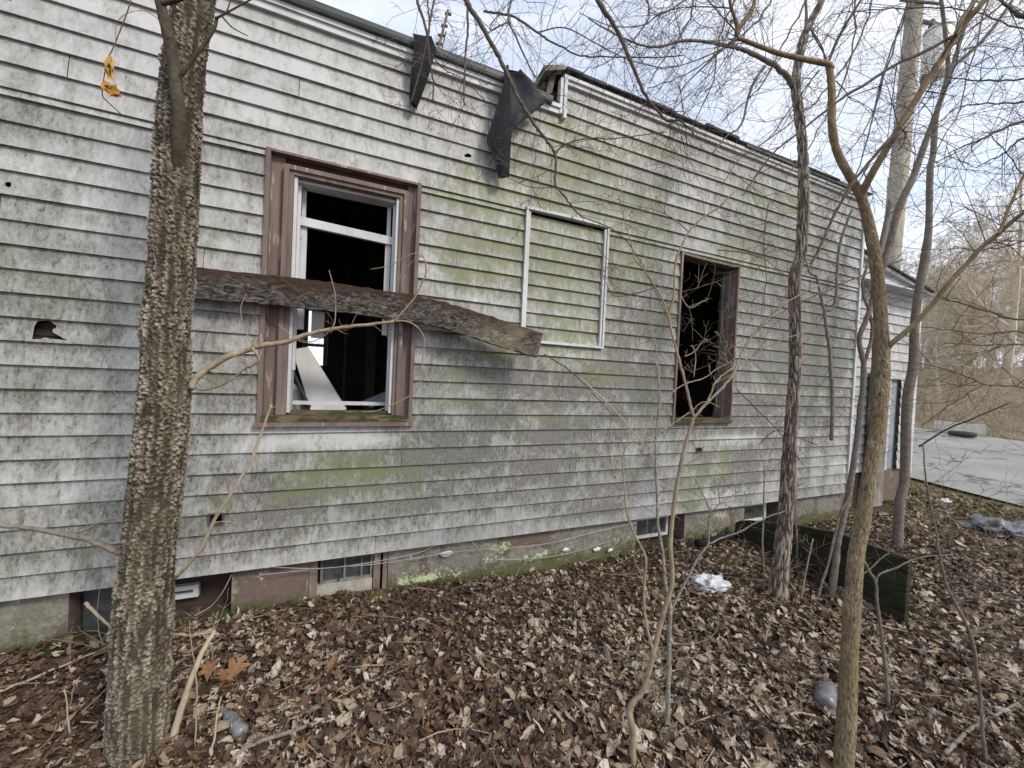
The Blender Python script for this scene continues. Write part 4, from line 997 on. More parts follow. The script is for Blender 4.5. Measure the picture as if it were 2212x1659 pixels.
P3 = limb(mb, [(1862, 425), (1868, 405), (1878, 385), (1892, 360), (1918, 317), (1942, 277), (1975, 222), (2008, 167), (2040, 118), (2068, 73), (2092, 40), (2115, 15), (2150, -30)], ZT5, 18, 12, n=12, per=6, zend=ZT5-.2)
P3c = limb(mb, [(2062, 80), (2080, 40), (2100, 10), (2115, -30)], ZT5-.17, 12, 11, n=8)
P4_ = limb(mb, [(1918, 755), (1926, 742), (1955, 718), (1986, 689), (2020, 650), (2046, 616), (2089, 569), (2125, 530), (2156, 506), (2185, 480), (2212, 459), (2260, 430)], ZT5, 13, 9, n=8, per=6, zend=ZT5-.25)
P5 = limb(mb, [(2156, 506), (2168, 480), (2179, 452), (2195, 415), (2212, 379), (2240, 320)], ZT5-.2, 9, 7, n=8)
mb.build('limb', M['tan'], t5, smooth=True)
mb = MB()
Q = []
Q.append(limb(mb, [(2068, 73), (2000, 110), (1925, 145), (1865, 185), (1808, 220), (1740, 275), (1678, 323), (1640, 370), (1605, 422)], ZT5-.15, 8, 3, n=6, jitter=.003))
Q.append(limb(mb, [(1942, 277), (1900, 325), (1868, 362), (1840, 396), (1815, 440), (1790, 490), (1770, 535), (1752, 570)], ZT5-.1, 8, 5, n=6, jitter=.003))
Q.append(limb(mb, [(1790, 133), (1805, 95), (1820, 65), (1838, 35), (1860, 0), (1880, -30)], ZT5, 7, 5, n=6))
Q.append(limb(mb, [(1782, 128), (1775, 100), (1760, 75), (1750, 60)], ZT5, 4, 3, n=5))
Q.append(limb(mb, [(1770, 152), (1755, 170), (1740, 190), (1700, 245), (1660, 300), (1600, 340), (1560, 400)], ZT5, 3.5, 1.5, n=5))
Q.append(limb(mb, [(1806, 175), (1825, 195), (1838, 215), (1865, 225), (1890, 242)], ZT5, 3.5, 1.5, n=5))
Q.append(limb(mb, [(1948, 278), (1956, 290), (1952, 308), (1942, 325)], ZT5-.1, 5, 2.5, n=5))
Q.append(limb(mb, [(1590, 82), (1560, 105), (1520, 145), (1475, 190), (1450, 250)], ZT5-.1, 4, 1.5, n=5))
Q.append(limb(mb, [(1592, 84), (1540, 115), (1475, 140), (1420, 150)], ZT5-.1, 4, 1.5, n=5))
Q.append(limb(mb, [(1582, 18), (1530, 15), (1475, 16), (1420, 30)], ZT5-.1, 4, 2, n=5))
Q.append(limb(mb, [(1592, 70), (1555, 30), (1530, 0), (1510, -30)], ZT5-.1, 4, 3, n=5))
for q in Q: sprout(mb, q, 9, .08, .34, .0017, 2, .1, 1, kids=(2, 4))
sprout(mb, P3, 12, .1, .4, .002, 2, .3, 1); sprout(mb, P4_, 16, .1, .35, .0019, 2, .2, 1); sprout(mb, P5, 12, .1, .35, .0019, 2, .1, 1)
sprout(mb, P, 14, .12, .4, .0019, 2, .3, 1)
mb.build('twigs', M['twig'], t5)

# ---- grey tree by the annexe, with a sister stem
ZT6 = 3.55
mb = MB(); S = rowtube(mb, [(1200, 1925, 1950), (1089, 1931, 1956), (1032, 1942, 1966), (869, 1947, 1972), (786, 1961, 1986), (702, 1965, 1987), (619, 1976, 1997), (552, 1988, 2010), (486, 1998, 2015), (369, 2001, 2017), (333, 2008, 2023), (250, 2015, 2029), (200, 2031, 2044), (150, 2042, 2054), (60, 2035, 2046), (-60, 2020, 2030)], ZT6, n=12)
t6 = thing('grey_tree', S[0], 'slim grey barked tree leaning past the corner of the annexe', 'tree')
mb.build('trunk', M['greybark'], t6, smooth=True); mb = MB()
sprout(mb, S, 26, .4, 1.3, .005, 2, .5, 1, kids=(2, 5)); Q = limb(mb, [(2048, 150), (2075, 130), (2120, 90), (2160, 40), (2200, -20)], ZT6, 9, 6, n=6); sprout(mb, Q, 14, .3, .9, .004, 2)
mb.build('crown', M['greybark'], t6)
mb = MB(); S = rowtube(mb, [(1100, 1868, 1880), (900, 1878, 1892), (700, 1885, 1900), (600, 1893, 1909), (520, 1915, 1932), (450, 1933, 1950), (383, 1964, 1980), (317, 1988, 2003), (250, 2014, 2027), (150, 2050, 2060), (40, 2085, 2094), (-60, 2120, 2127)], 3.9, n=10)
t = thing('slender_grey_tree', S[0], 'slender grey tree curving in front of the utility pole', 'tree')
mb.build('trunk', M['greybark'], t, smooth=True); mb = MB(); sprout(mb, S, 22, .4, 1.1, .005, 2, .45, 1, kids=(2, 5)); mb.build('crown', M['greybark'], t)
# ---- twisted stems between
def stemthing(name, label, cat, limbs, z, m, spr=None, group=None, partname='stem', seg=7, cap=8):
    mb = MB(); Ps = []
    for pts, w0, w1 in limbs: Ps.append(limb(mb, pts, z, w0, w1, n=seg, jitter=.003))
    for q in Ps: sprout(mb, q, 12, .006, .02, .0012, 0)
    b0 = Ps[0][0]; t = thing(name, tuple(b0), label, cat, group)
    mb.build(partname, M[m], t, smooth=True)
    if spr:
        mb = MB()
        for q in Ps: sprout(mb, q, *spr)
        mb.build('twigs', M['twig'] if m not in ('sapling', 'paletwig') else M['sapling'], t)
    return t
stemthing('crooked_tree', 'thin crooked dark trunk rising close behind the tan tree', 'tree', [([(1796, 1298), (1800, 1255), (1806, 1210), (1811, 1164), (1826, 1100), (1839, 1032), (1850, 960), (1856, 902), (1866, 799), (1856, 736), (1869, 696), (1883, 652), (1890, 600), (1905, 520), (1925, 430)], 19, 9),
          ([(1864, 795), (1875, 760), (1884, 720), (1880, 680), (1866, 640), (1863, 609), (1875, 570)], 10, 6)], 2.62, 'greybark', (10, .15, .5, .003, 2, .4, 1), seg=10)
stemthing('dead_hanging_branch', 'long dead branch hanging down between the furrowed tree and tan tree', 'branch', [([(1841, 451), (1826, 490), (1813, 535), (1808, 590), (1806, 644), (1795, 668), (1782, 675), (1786, 715), (1792, 753), (1795, 800), (1798, 846), (1798, 900), (1796, 952)], 6, 10),
          ([(1782, 675), (1775, 650), (1764, 600), (1750, 590), (1740, 560)], 7, 4)], 2.45, 'greybark', (9, .08, .3, .002, 1, .1, .8), seg=8)
stemthing('thin_sapling', 'thin grey sapling leaning beside the crooked trunk in front of the black board', 'sapling', [([(1766, 1293), (1776, 1255), (1788, 1221), (1803, 1157), (1815, 1110), (1840, 1060)], 8, 5)], 2.6, 'greybark', (5, .1, .3, .002, 1))
stemthing('pale_sapling', 'pale thin stem directly right of the furrowed trunk', 'sapling', [([(1730, 1297), (1739, 1244), (1748, 1200), (1756, 1164)], 5, 3)], 2.55, 'sapling', (4, .06, .2, .0015, 1))
stemthing('slim_sapling', 'very slim stem standing just left of the furrowed trunk', 'sapling', [([(1652, 1244), (1647, 1180), (1649, 1120), (1650, 1070), (1652, 1010)], 5, 3)], 2.85, 'sapling', (5, .08, .25, .0015, 1))
stemthing('wiry_sapling', 'wiry stem behind the furrowed trunk near the foundation', 'sapling', [([(1720, 1245), (1722, 1180), (1718, 1110), (1722, 1040)], 5, 3)], 2.95, 'greybark', (5, .08, .25, .0015, 1))
stemthing('forked_sapling', 'grey forked sapling right of the tan trunk in front of the black board end', 'sapling', [([(1915, 1552), (1917, 1500), (1913, 1448), (1908, 1400), (1902, 1353), (1894, 1300), (1892, 1259), (1878, 1235), (1864, 1208), (1850, 1180)], 12, 5),
          ([(1892, 1259), (1900, 1240), (1936, 1227), (1965, 1212), (2000, 1202), (2060, 1198)], 6, 2), ([(1850, 1250), (1880, 1228), (1905, 1205), (1920, 1195)], 5, 3)], 1.78, 'greybark', (3, .05, .2, .0014, 1, .5, 1))
stemthing('curved_sapling', 'long curved grey sapling at the far right of the leaf litter', 'sapling', [([(2132, 1690), (2126, 1620), (2121, 1561), (2115, 1480), (2102, 1391), (2085, 1345), (2064, 1304), (2045, 1265), (2034, 1221), (2026, 1175), (2019, 1134), (2008, 1080), (2000, 1032), (1994, 960)], 11, 4),
          ([(2100, 1368), (2130, 1352), (2160, 1342), (2195, 1328)], 4, 2.5), ([(2195, 1328), (2180, 1290), (2162, 1255)], 3, 1.5)], 1.55, 'greybark', (12, .08, .3, .0015, 2, .3, 1), seg=9)
# ---- foreground saplings
ZT2 = 1.42
stemthing('forked_tan_sapling', 'tan sapling with a bent base forking in front of the narrow window', 'sapling', [
    ([(1375, 1740), (1370, 1700), (1367, 1659), (1367, 1580), (1359, 1540), (1368, 1515), (1386, 1497), (1405, 1440), (1416, 1391), (1435, 1319), (1452, 1259), (1448, 1183), (1452, 1126), (1461, 1058), (1475, 985), (1490, 930), (1498, 902)], 16, 8),
    ([(1498, 902), (1488, 860), (1477, 815), (1466, 775), (1456, 738), (1445, 685), (1452, 655), (1456, 629), (1459, 566), (1471, 535), (1488, 501), (1518, 470), (1552, 448), (1590, 410)], 7, 3),
    ([(1448, 700), (1432, 650), (1409, 610), (1385, 575), (1372, 560), (1362, 520), (1347, 467), (1335, 420)], 4, 2), ([(1488, 501), (1465, 480), (1440, 464), (1405, 450), (1378, 446), (1330, 430)], 3.5, 1.5),
    ([(1498, 903), (1524, 874), (1552, 846), (1583, 809), (1599, 769), (1621, 731), (1658, 688), (1705, 650), (1767, 616)], 7, 3),
    ([(1524, 874), (1536, 850), (1546, 825), (1575, 800), (1611, 778), (1655, 750), (1705, 728), (1764, 713)], 4.5, 2),
    ([(1412, 1406), (1402, 1375), (1397, 1353), (1391, 1296), (1393, 1250), (1395, 1206), (1383, 1178), (1370, 1153), (1353, 1100), (1348, 1043), (1346, 990), (1360, 940)], 7, 3)], ZT2, 'sapling', (6, .06, .28, .0013, 2, .25, 1), seg=9)
stemthing('lichen_sapling', 'lichen spotted grey sapling just right of the bent tan sapling', 'sapling', [
    ([(1429, 1625), (1433, 1600), (1442, 1542), (1443, 1480), (1445, 1429), (1446, 1370), (1448, 1319), (1444, 1290), (1438, 1266), (1434, 1225), (1431, 1191), (1422, 1140), (1420, 1100), (1419, 1051), (1416, 990), (1418, 930), (1425, 860), (1418, 780)], 13, 3),
    ([(1449, 1325), (1461, 1296), (1484, 1251), (1507, 1206), (1529, 1176), (1531, 1140), (1533, 1107), (1520, 1070), (1500, 1030)], 7, 3), ([(1529, 1176), (1560, 1162), (1597, 1149), (1640, 1125), (1695, 1104)], 4, 2),
    ([(1533, 1107), (1560, 1085), (1600, 1060)], 3, 1.5)], 1.6, 'lichen', (5, .06, .25, .0013, 2, .3, 1), seg=9)
# white inner twigs and many thin stems in front of the narrow window
stemthing('twiggy_shrub', 'bare pale twiggy shrub spreading before the lower half of the narrow window', 'shrub', [
    ([(1380, 960), (1405, 905), (1431, 868), (1471, 834), (1518, 818), (1549, 797), (1580, 780)], 3.5, 2), ([(1498, 815), (1503, 770), (1495, 745)], 2.5, 1.5), ([(1471, 640), (1490, 665), (1520, 650), (1530, 645)], 2.5, 1.2),
    ([(1478, 770), (1500, 760), (1520, 735), (1532, 735)], 2.5, 1.5), ([(1380, 960), (1440, 925), (1490, 890), (1520, 868), (1555, 880)], 3, 1.5), ([(1253, 815), (1300, 860), (1340, 900), (1385, 955), (1420, 1000), (1450, 1040)], 3.5, 2),
    ([(1420, 900), (1424, 830), (1419, 760), (1400, 690), (1370, 630), (1310, 600)], 3, 1.2)], 1.75, 'paletwig', (4, .05, .18, .001, 1, .1, 1), seg=5, partname='branches')

# ---- overhead dark branches hanging into the top of the frame
ob = thing('overhanging_limb', D(1007, -60, 1.3), 'dark knotty branch slanting down from the top edge over the felt strips', 'branch')
mb = MB(); P = limb(mb, [(985, -60), (1007, 0), (1027, 35), (1047, 67), (1068, 105), (1087, 143), (1104, 180), (1121, 213), (1138, 242), (1154, 267), (1170, 288), (1184, 307), (1199, 333), (1200, 365), (1201, 400), (1221, 427), (1238, 450), (1254, 467)], 1.3, 12, 3.5, n=8, jitter=.004)
mb.build('limb', M['twig'], ob, smooth=True); mb = MB()
q1 = limb(mb, [(1199, 335), (1212, 318), (1240, 305), (1280, 298), (1320, 300), (1400, 290), (1440, 285)], 1.3, 4.5, 2, n=5); q2 = limb(mb, [(1196, 340), (1180, 370), (1150, 385), (1120, 395)], 1.3, 2, 1, n=4)
q3 = limb(mb, [(1200, 405), (1150, 405), (1110, 390), (1085, 375)], 1.3, 2.5, 1.2, n=4)
for q, n in ((P, 14), (q1, 7), (q2, 3), (q3, 4)): sprout(mb, q, n, .05, .25, .0013, 2, .1, 1, grav=-.04)
mb.build('twigs', M['twig'], ob)
ob = thing('overhanging_limb', D(1291, -60, 1.35), 'dark knotty branch slanting down from the top edge above the raised roof', 'branch')
mb = MB(); P = limb(mb, [(1262, -60), (1291, 0), (1315, 38), (1337, 73), (1355, 115), (1371, 153), (1391, 200), (1408, 225), (1424, 243), (1440, 260), (1470, 262), (1500, 290)], 1.35, 13, 4, n=8, jitter=.004)
mb.build('limb', M['twig'], ob, smooth=True); mb = MB(); sprout(mb, P, 20, .08, .36, .0014, 2, .1, 1, kids=(2, 3)); mb.build('twigs', M['twig'], ob)
ob = thing('overhanging_branch', D(900, -60, 1.4), 'bundle of drooping dark twigs over the short felt strip and antenna', 'branch')
mb = MB(); P = []
P.append(limb(mb, [(895, -50), (901, 0), (912, 35), (921, 67), (926, 105), (929, 140), (936, 180), (935, 218)], 1.4, 7, 3, n=6, jitter=.003))
P.append(limb(mb, [(945, -50), (938, 0), (928, 50), (920, 100), (908, 150), (895, 195), (884, 232)], 1.4, 6, 2.5, n=6, jitter=.003))
P.append(limb(mb, [(1014, -50), (1011, 0), (1010, 67), (1006, 110), (1004, 150), (1002, 190), (1002, 230)], 1.4, 6, 3, n=6, jitter=.003))
P.append(limb(mb, [(920, -40), (925, 20), (928, 60), (915, 120), (905, 165)], 1.4, 4, 2, n=5, jitter=.003))
P.append(limb(mb, [(925, 110), (960, 150), (1000, 170), (1040, 210), (1080, 250)], 1.4, 3, 1.5, n=5, jitter=.003))
mb.build('limb', M['twig'], ob, smooth=True); mb = MB()
for q in P: sprout(mb, q, 8, .06, .24, .0011, 2, .1, 1, grav=-.03, kids=(2, 3))
mb.build('twigs', M['twig'], ob)
ob = thing('overhanging_branch', D(1105, -60, 1.6), 'wide thin branch arching across the sky over the missing gutter', 'branch')
mb = MB(); P = []
P.append(limb(mb, [(1105, -50), (1104, 0), (1098, 43), (1114, 77), (1128, 110), (1147, 150), (1158, 168), (1167, 177)], 1.6, 6, 3, n=5, jitter=.003))
P.append(limb(mb, [(1045, 25), (1065, 27), (1101, 33), (1130, 48), (1161, 70), (1190, 90), (1211, 100), (1254, 120), (1330, 123), (1420, 124), (1475, 120)], 1.6, 7, 3, n=6, jitter=.003))
P.append(limb(mb, [(1101, 47), (1080, 55), (1060, 65), (1062, 50), (1080, 30)], 1.6, 4, 2, n=5))
P.append(limb(mb, [(1161, 70), (1220, 60), (1290, 95), (1360, 130), (1440, 150)], 1.6, 4, 2, n=5))
mb.build('limb', M['greybark'], ob, smooth=True); mb = MB()
for q in P: sprout(mb, q, 12, .15, .45, .0016, 2, .1, 1, kids=(2, 4))
mb.build('twigs', M['twig'], ob)
# a dense veil of fine twigs in the upper right, from a tree whose trunk stands outside the frame
ob = thing('leaning_tree_top', D(2330, 500, 2.3), 'dense fine twigs reaching in from the right edge of the photo', 'branch')
mb = MB(); P = []
for pts, w0 in [([(2330, 250), (2208, 263), (2120, 300), (2048, 330)], 9), ([(2330, 180), (2212, 220), (2100, 225), (2050, 240)], 6), ([(2350, 120), (2212, 170), (2100, 172), (1990, 160)], 6),
                ([(2330, 60), (2200, 60), (2080, 20), (1900, 20), (1800, 30)], 6), ([(2330, 640), (2212, 690), (2110, 665), (2030, 640)], 6), ([(2330, 760), (2212, 718), (2120, 720), (1990, 705)], 4),
                ([(2330, 760), (2212, 745), (2120, 745), (2040, 740)], 4), ([(2330, 500), (2212, 380), (2150, 300), (2120, 280)], 5), ([(2350, 440), (2212, 520), (2110, 540), (2060, 530)], 5), ([(2330, 870), (2212, 838), (2130, 830), (2070, 805), (1985, 783)], 4),
                ([(2330, 20), (2212, 35), (2170, 5), (2150, -30)], 22), ([(2300, 330), (2212, 300), (2170, 330), (2110, 360)], 6), ([(2120, 835), (2060, 870), (1990, 920)], 4)]:
    P.append(limb(mb, pts, 2.2, w0, 2, n=6, jitter=.01))
mb.build('limb', M['twig'], ob, smooth=True); mb = MB()
for q in P: sprout(mb, q, 8, .2, .6, .0024, 2, .2, 1, kids=(2, 4))
mb.build('twigs', M['twig'], ob)
ob = thing('sky_twig_canopy', D(1500, -80, 3.2), 'tangled pale brown twig canopy filling the sky between the raised roof and pole', 'branch')
mb = MB(); P = []
for pts in [[(1700, -60), (1640, 40), (1560, 110), (1480, 160), (1400, 190)], [(1500, -60), (1490, 40), (1440, 120), (1400, 180)], [(1900, -60), (1860, 80), (1780, 200), (1700, 270), (1620, 330)], [(1380, -60), (1400, 40), (1330, 120), (1280, 150)],
            [(1620, -60), (1560, 60), (1540, 180), (1500, 260)], [(1780, -60), (1700, 80), (1640, 190), (1560, 260)], [(2000, -60), (1920, 120), (1880, 260), (1830, 330)], [(1550, -60), (1450, 20), (1350, 60), (1250, 30)], [(2150, -60), (2100, 120), (2060, 260), (1960, 420)],
            [(1980, -60), (1900, 200), (1850, 380), (1800, 460)], [(1850, -60), (1840, 120), (1770, 280), (1700, 380)]]:
    P.append(limb(mb, pts, 3.2, 5, 2, n=5, jitter=.02))
mb.build('limb', M['greybark'], ob, smooth=True); mb = MB()
for q in P: sprout(mb, q, 12, .3, .85, .0024, 2, .05, 1, kids=(3, 5), wander=.3)
mb.build('twigs', M['sapling'], ob)
# twigs across the siding in the middle and right
tw = thing('trailing_twig', W(1350, 560, -.3), 'fine bare twigs trailing over the siding between filled window and narrow window', 'twig')
mb = MB(); P = []
for pts in [[(1175, 765), (1230, 800), (1290, 860), (1330, 900)], [(1254, 467), (1330, 500), (1380, 560), (1420, 640), (1445, 700)], [(1550, 540), (1600, 545), (1650, 560), (1690, 590)], [(1660, 440), (1650, 520), (1655, 600), (1648, 660)],
            [(1420, 620), (1330, 640), (1300, 590)], [(1950, 560), (1850, 600), (1760, 640), (1680, 680), (1620, 730)], [(1640, 960), (1680, 930), (1760, 960)], [(1590, 840), (1680, 930), (1740, 1010)]]:
    P.append(limb(mb, pts, 2.1, 3, 1.5, n=5, jitter=.006))
for q in P: sprout(mb, q, 12, .08, .35, .0013, 2, .05, 1)
mb.build('stem', M['twig'], tw)

# ================================================================ sticks on the ground
def stick(name, label, pts, wd, m='paletwig', lift=.0, n=7, tw=0, cat='stick'):
    P = []
    for q in pts:
        if len(q) == 2: g = G(*q); g.z += wd/2+.015+lift
        else: g = D(*q)
        P.append(g)
    mb = MB(); S = smoothpath(P, 6); S = S+np.array([[.003*noise.noise(Vector((i*.7, a*5, S[i][0]*3))) for a in range(3)] for i in range(len(S))])
    mb.tube(S, np.linspace(wd/2, wd/3.2, len(S)), n)
    if tw: sprout(mb, S, tw, .04, .14, wd/8, 1, .1, 1)
    o = mb.build(name, M[m], smooth=True); tag(o, label, cat); return o
stick('broken_stick', 'thick pale broken stick propped up beside the base of the corky trunk', [(372, 1600, 1.4), (396, 1515, 1.42), (430, 1425, 1.45), (462, 1365, 1.5)], .026, n=9)
stick('long_twig', 'long pale twig rising steeply from behind the corky trunk to the window sill', [(380, 1247, 1.6), (430, 1190, 1.6), (460, 1130, 1.6), (490, 1080, 1.6), (540, 1000, 1.62), (568, 925, 1.62), (586, 874, 1.62)], .016, tw=7)
stick('fallen_twig', 'pale straight twig lying left of the corky trunk on the leaves', [(-20, 1512), (60, 1480), (130, 1450), (240, 1405), (300, 1385)], .011, tw=2)
stick('fallen_twig', 'short pale stick propped against the left side of the corky trunk by the basement opening', [(184, 1302, 1.6), (210, 1328, 1.6), (245, 1358, 1.6)], .014)
stick('fallen_twig', 'pale twig poking out low on the right of the corky trunk', [(372, 1370, 1.5), (420, 1372, 1.5), (466, 1364, 1.5)], .012, tw=3)
stick('upright_twig', 'short upright pale twig in the bottom left leaves', [(146, 1680, 1.4), (152, 1600, 1.4), (146, 1540, 1.4), (140, 1488, 1.4)], .006)
stick('upright_twig', 'upright pale twig beside the plastic bottle', [(440, 1680, 1.35), (462, 1600, 1.37), (468, 1550, 1.38), (478, 1505, 1.4)], .008)
stick('upright_twig', 'thin brown stem rising right of the broken stick', [(420, 1659, 1.38), (425, 1500, 1.42), (418, 1420, 1.45), (408, 1340, 1.5)], .005, m='sapling', tw=3)
stick('brown_twig', 'reddish brown arching twig on the leaves right of the corky trunk', [(372, 1425), (420, 1420), (480, 1385), (530, 1350)], .006, m='sapling', tw=5)
stick('dark_stick', 'dark bent stick lying on the leaves at the bottom left centre', [(500, 1659), (540, 1625), (640, 1590), (700, 1565)], .02, m='greybark', tw=2)
stick('grey_twig', 'thin grey twig lying across the leaves below the basement window', [(770, 1560), (810, 1500), (860, 1420), (880, 1340), (860, 1290)], .007, m='greybark', tw=7)
stick('grey_twig', 'long thin brown twig lying from the bottle towards the wall', [(560, 1590), (680, 1540), (780, 1490), (880, 1440)], .007, m='sapling', tw=6)
stick('arching_twig', 'thin brown twig arching low right of the lichen sapling', [(1400, 1700), (1440, 1620), (1500, 1570), (1600, 1540), (1690, 1510)], .008, m='sapling')
stick('arching_twig', 'thin upright curved twig left of the bent tan sapling', [(1325, 1265, 1.9), (1335, 1300, 1.9), (1375, 1360, 1.88), (1410, 1400, 1.86)], .004, m='sapling', tw=4)
stick('hooked_twig', 'thin hooked orange brown twig right of the lichen sapling', [(1450, 1392, 1.9), (1510, 1388, 1.9), (1548, 1362, 1.9), (1552, 1312, 1.9)], .004, m='sapling')
stick('pale_stick', 'short pale stick on the leaves left of the plastic jug', [(1685, 1568), (1720, 1550), (1760, 1556)], .012, tw=2)
stick('dark_log', 'short black rotten log lying on leaves left of the black board', [(1505, 1187), (1545, 1178), (1590, 1166)], .07, m='felt', n=10, cat='log')
stick('fallen_branch', 'grey branch lying at the bottom right behind the curved sapling', [(2040, 1640), (2090, 1590), (2140, 1560), (2212, 1520)], .016, m='greybark', tw=5)
stick('fallen_branch', 'thin dark branch rising across the far right leaves toward the road', [(1985, 1095), (2040, 1010), (2110, 930, 2.5), (2160, 905, 2.4), (2180, 892, 2.4)], .01, m='twig') if False else None
stick('straight_stem', 'straight dark stem slanting up in front of the far concrete barrier', [(1985, 965, 2.6), (2040, 930, 2.5), (2100, 905, 2.4), (2185, 868, 2.3)], .012, m='twig', tw=4)
for i, (u, v, h) in enumerate(((1850, 1500, 0), (560, 1480, 0))): pass

# ================================================================ black board standing on edge
pa = G(1590, 1158); pb = G(1957, 1352); mbz = MB()
sl_ = thing('black_board', ((pa.x+pb.x)/2, (pa.y+pb.y)/2, .1), 'wet black mossy board standing on edge between the house and the trees', 'board')
zt0 = .24; ztb = D(1958, 1206, (pb-CAM).dot(FW)).z
n = 24; vs = []; dvec = (pb-pa); nn_ = Vector((-dvec.y, dvec.x, 0)).normalized()*.018
print('board', pa, pb, ztb)
for i in range(n+1):
    t = i/n; p = pa+dvec*t; zt = lin(zt0, ztb, min(1, t*1.5)**.7) + .006*noise.noise(Vector((t*8, 0, 0)))
    off = Vector((.01*noise.noise(Vector((t*5, 1, 0))), 0, 0))
    for s, z in ((-1, -.1), (-1, zt), (1, zt), (1, -.1)): q = p+nn_*s+off; vs.append((q.x, q.y, z))
mbz.add(vs, [(4*i+k, 4*i+(k+1) % 4, 4*i+4+(k+1) % 4, 4*i+4+k) for i in range(n) for k in range(4)]+[(0, 1, 2, 3), (4*n+3, 4*n+2, 4*n+1, 4*n)])
mbz.build('board_face', M['slab'], sl_)
# ================================================================ litter
def crumple(name, u, v, sx, sy, sz, m, label, cat, seed, rings=9, seg=16, amp=.35, rot=0):
    c0 = G(u, v); mb = MB(); vs = []
    for i in range(rings+1):
        a = math.pi/2*i/rings
        for k in range(seg):
            b = k/seg*6.283; d = Vector((math.cos(b)*math.cos(a), math.sin(b)*math.cos(a), math.sin(a)))
            q = 1+amp*noise.noise(d*2.3+Vector((seed, 0, 0)))*1.6+amp*1.1*abs(noise.noise(d*6+Vector((seed, 3, 0))))+amp*.7*noise.noise(d*15+Vector((seed, 3, 0)))
            x, y = d.x*sx*q, d.y*sy*q
            vs.append((c0.x+x*math.cos(rot)-y*math.sin(rot), c0.y+x*math.sin(rot)+y*math.cos(rot), c0.z+.01+max(0, d.z*sz*q)))
    mb.add(vs, [(i*seg+k, i*seg+(k+1) % seg, (i+1)*seg+(k+1) % seg, (i+1)*seg+k) for i in range(rings) for k in range(seg)])
    o = mb.build(name, M[m], smooth=True); tag(o, label, cat); return o
crumple('plastic_bag', 1535, 1268, .115, .08, .055, 'bag', 'crumpled white plastic bag lying on the leaves beyond the saplings', 'bag', 3, amp=.32, rings=18, seg=56, rot=-.3)
crumple('plastic_sheet', 2172, 1150, .4, .2, .085, 'sheet', 'grey crumpled plastic sheet heaped near the road at the right edge', 'plastic sheet', 9, amp=.5, rings=14, seg=40)
crumple('white_stone', 2040, 1088, .09, .06, .05, 'bag', 'white angular lump lying at the near edge of the road', 'stone', 5, amp=.3)
crumple('stone', 2000, 1290, .06, .04, .03, 'stone', 'pale flat stone lying on the leaves right of the black board', 'stone', 6)
for (u, v, ln, r, m, nm, lab, rot, ct) in ((505, 1572, .11, .024, 'clear', 'plastic_bottle', 'dented cloudy plastic bottle half buried in leaves right of the corky trunk', 2.2, 'bottle'), (1786, 1512, .12, .043, 'clear', 'plastic_jug', 'smooth translucent plastic jug lying in leaves beside the tan trunk', .35, 'jug')):
    c0 = G(u, v); c0.z += r*.35+.01; dv = Vector((math.cos(rot), math.sin(rot), .06)); mb = MB()
    prof = [(0, .55), (.03, .9), (.1, 1), (.3, .96), (.33, 1), (.5, .93), (.55, 1), (.7, .98), (.82, .8), (.92, .42), (1, .4)] if nm == 'plastic_bottle' else [(0, .6), (.04, .88), (.12, 1), (.5, 1.02), (.75, .92), (.9, .6), (1, .3)]
    P = [c0+dv*(t-.5)*ln*1.3 for t, _ in prof]; S = smoothpath(P, 3); q = np.interp(np.linspace(0, 1, len(S)), np.linspace(0, 1, len(prof)), [a*r for _, a in prof])
    t = thing(nm, c0, lab, ct); mb.tube(S, q, 20); mb.build('body', M[m], t, smooth=True)
    mb = MB(); e = P[-1]; mb.tube([e, e+dv*.018], .013, 12); mb.build('neck', M['clear'], t)
# big orange leaves
for i, (u, v, s, lab) in enumerate(((505, 1475, .07, 'large orange brown maple leaf curled on top of the litter'), (450, 1475, .058, 'large orange brown leaf nearest the broken stick'), (475, 1500, .06, 'orange brown leaf tucked under the curled maple leaf'))):
    c0 = G(u, v); mb = MB(); tips = [90, 38, 142, -15, 195]; vs = [(0, 0, 0)]
    for k in range(22):
        a = k/22*360; d = min(abs((a-t+180) % 360-180) for t in tips); r = s*(1.0-.62*min(1, d/26))*(.9+.2*random.random())
        x, y = r*math.cos(R(a)), r*math.sin(R(a)); vs.append((x, y, .25*s*math.sin(x*30+i)+.3*y*y/s))
    rz = Matrix.Rotation(.5+i, 3, 'Z')@Matrix.Rotation(.35, 3, 'X'); vs = [rz@Vector(p)+c0+Vector((0, 0, .05+.004*i)) for p in vs]
    mb.add(vs, [(0, k+1, (k+1) % 22+1) for k in range(22)]); o = mb.build('maple_leaf', M['orangeleaf']); tag(o, lab, 'leaf')

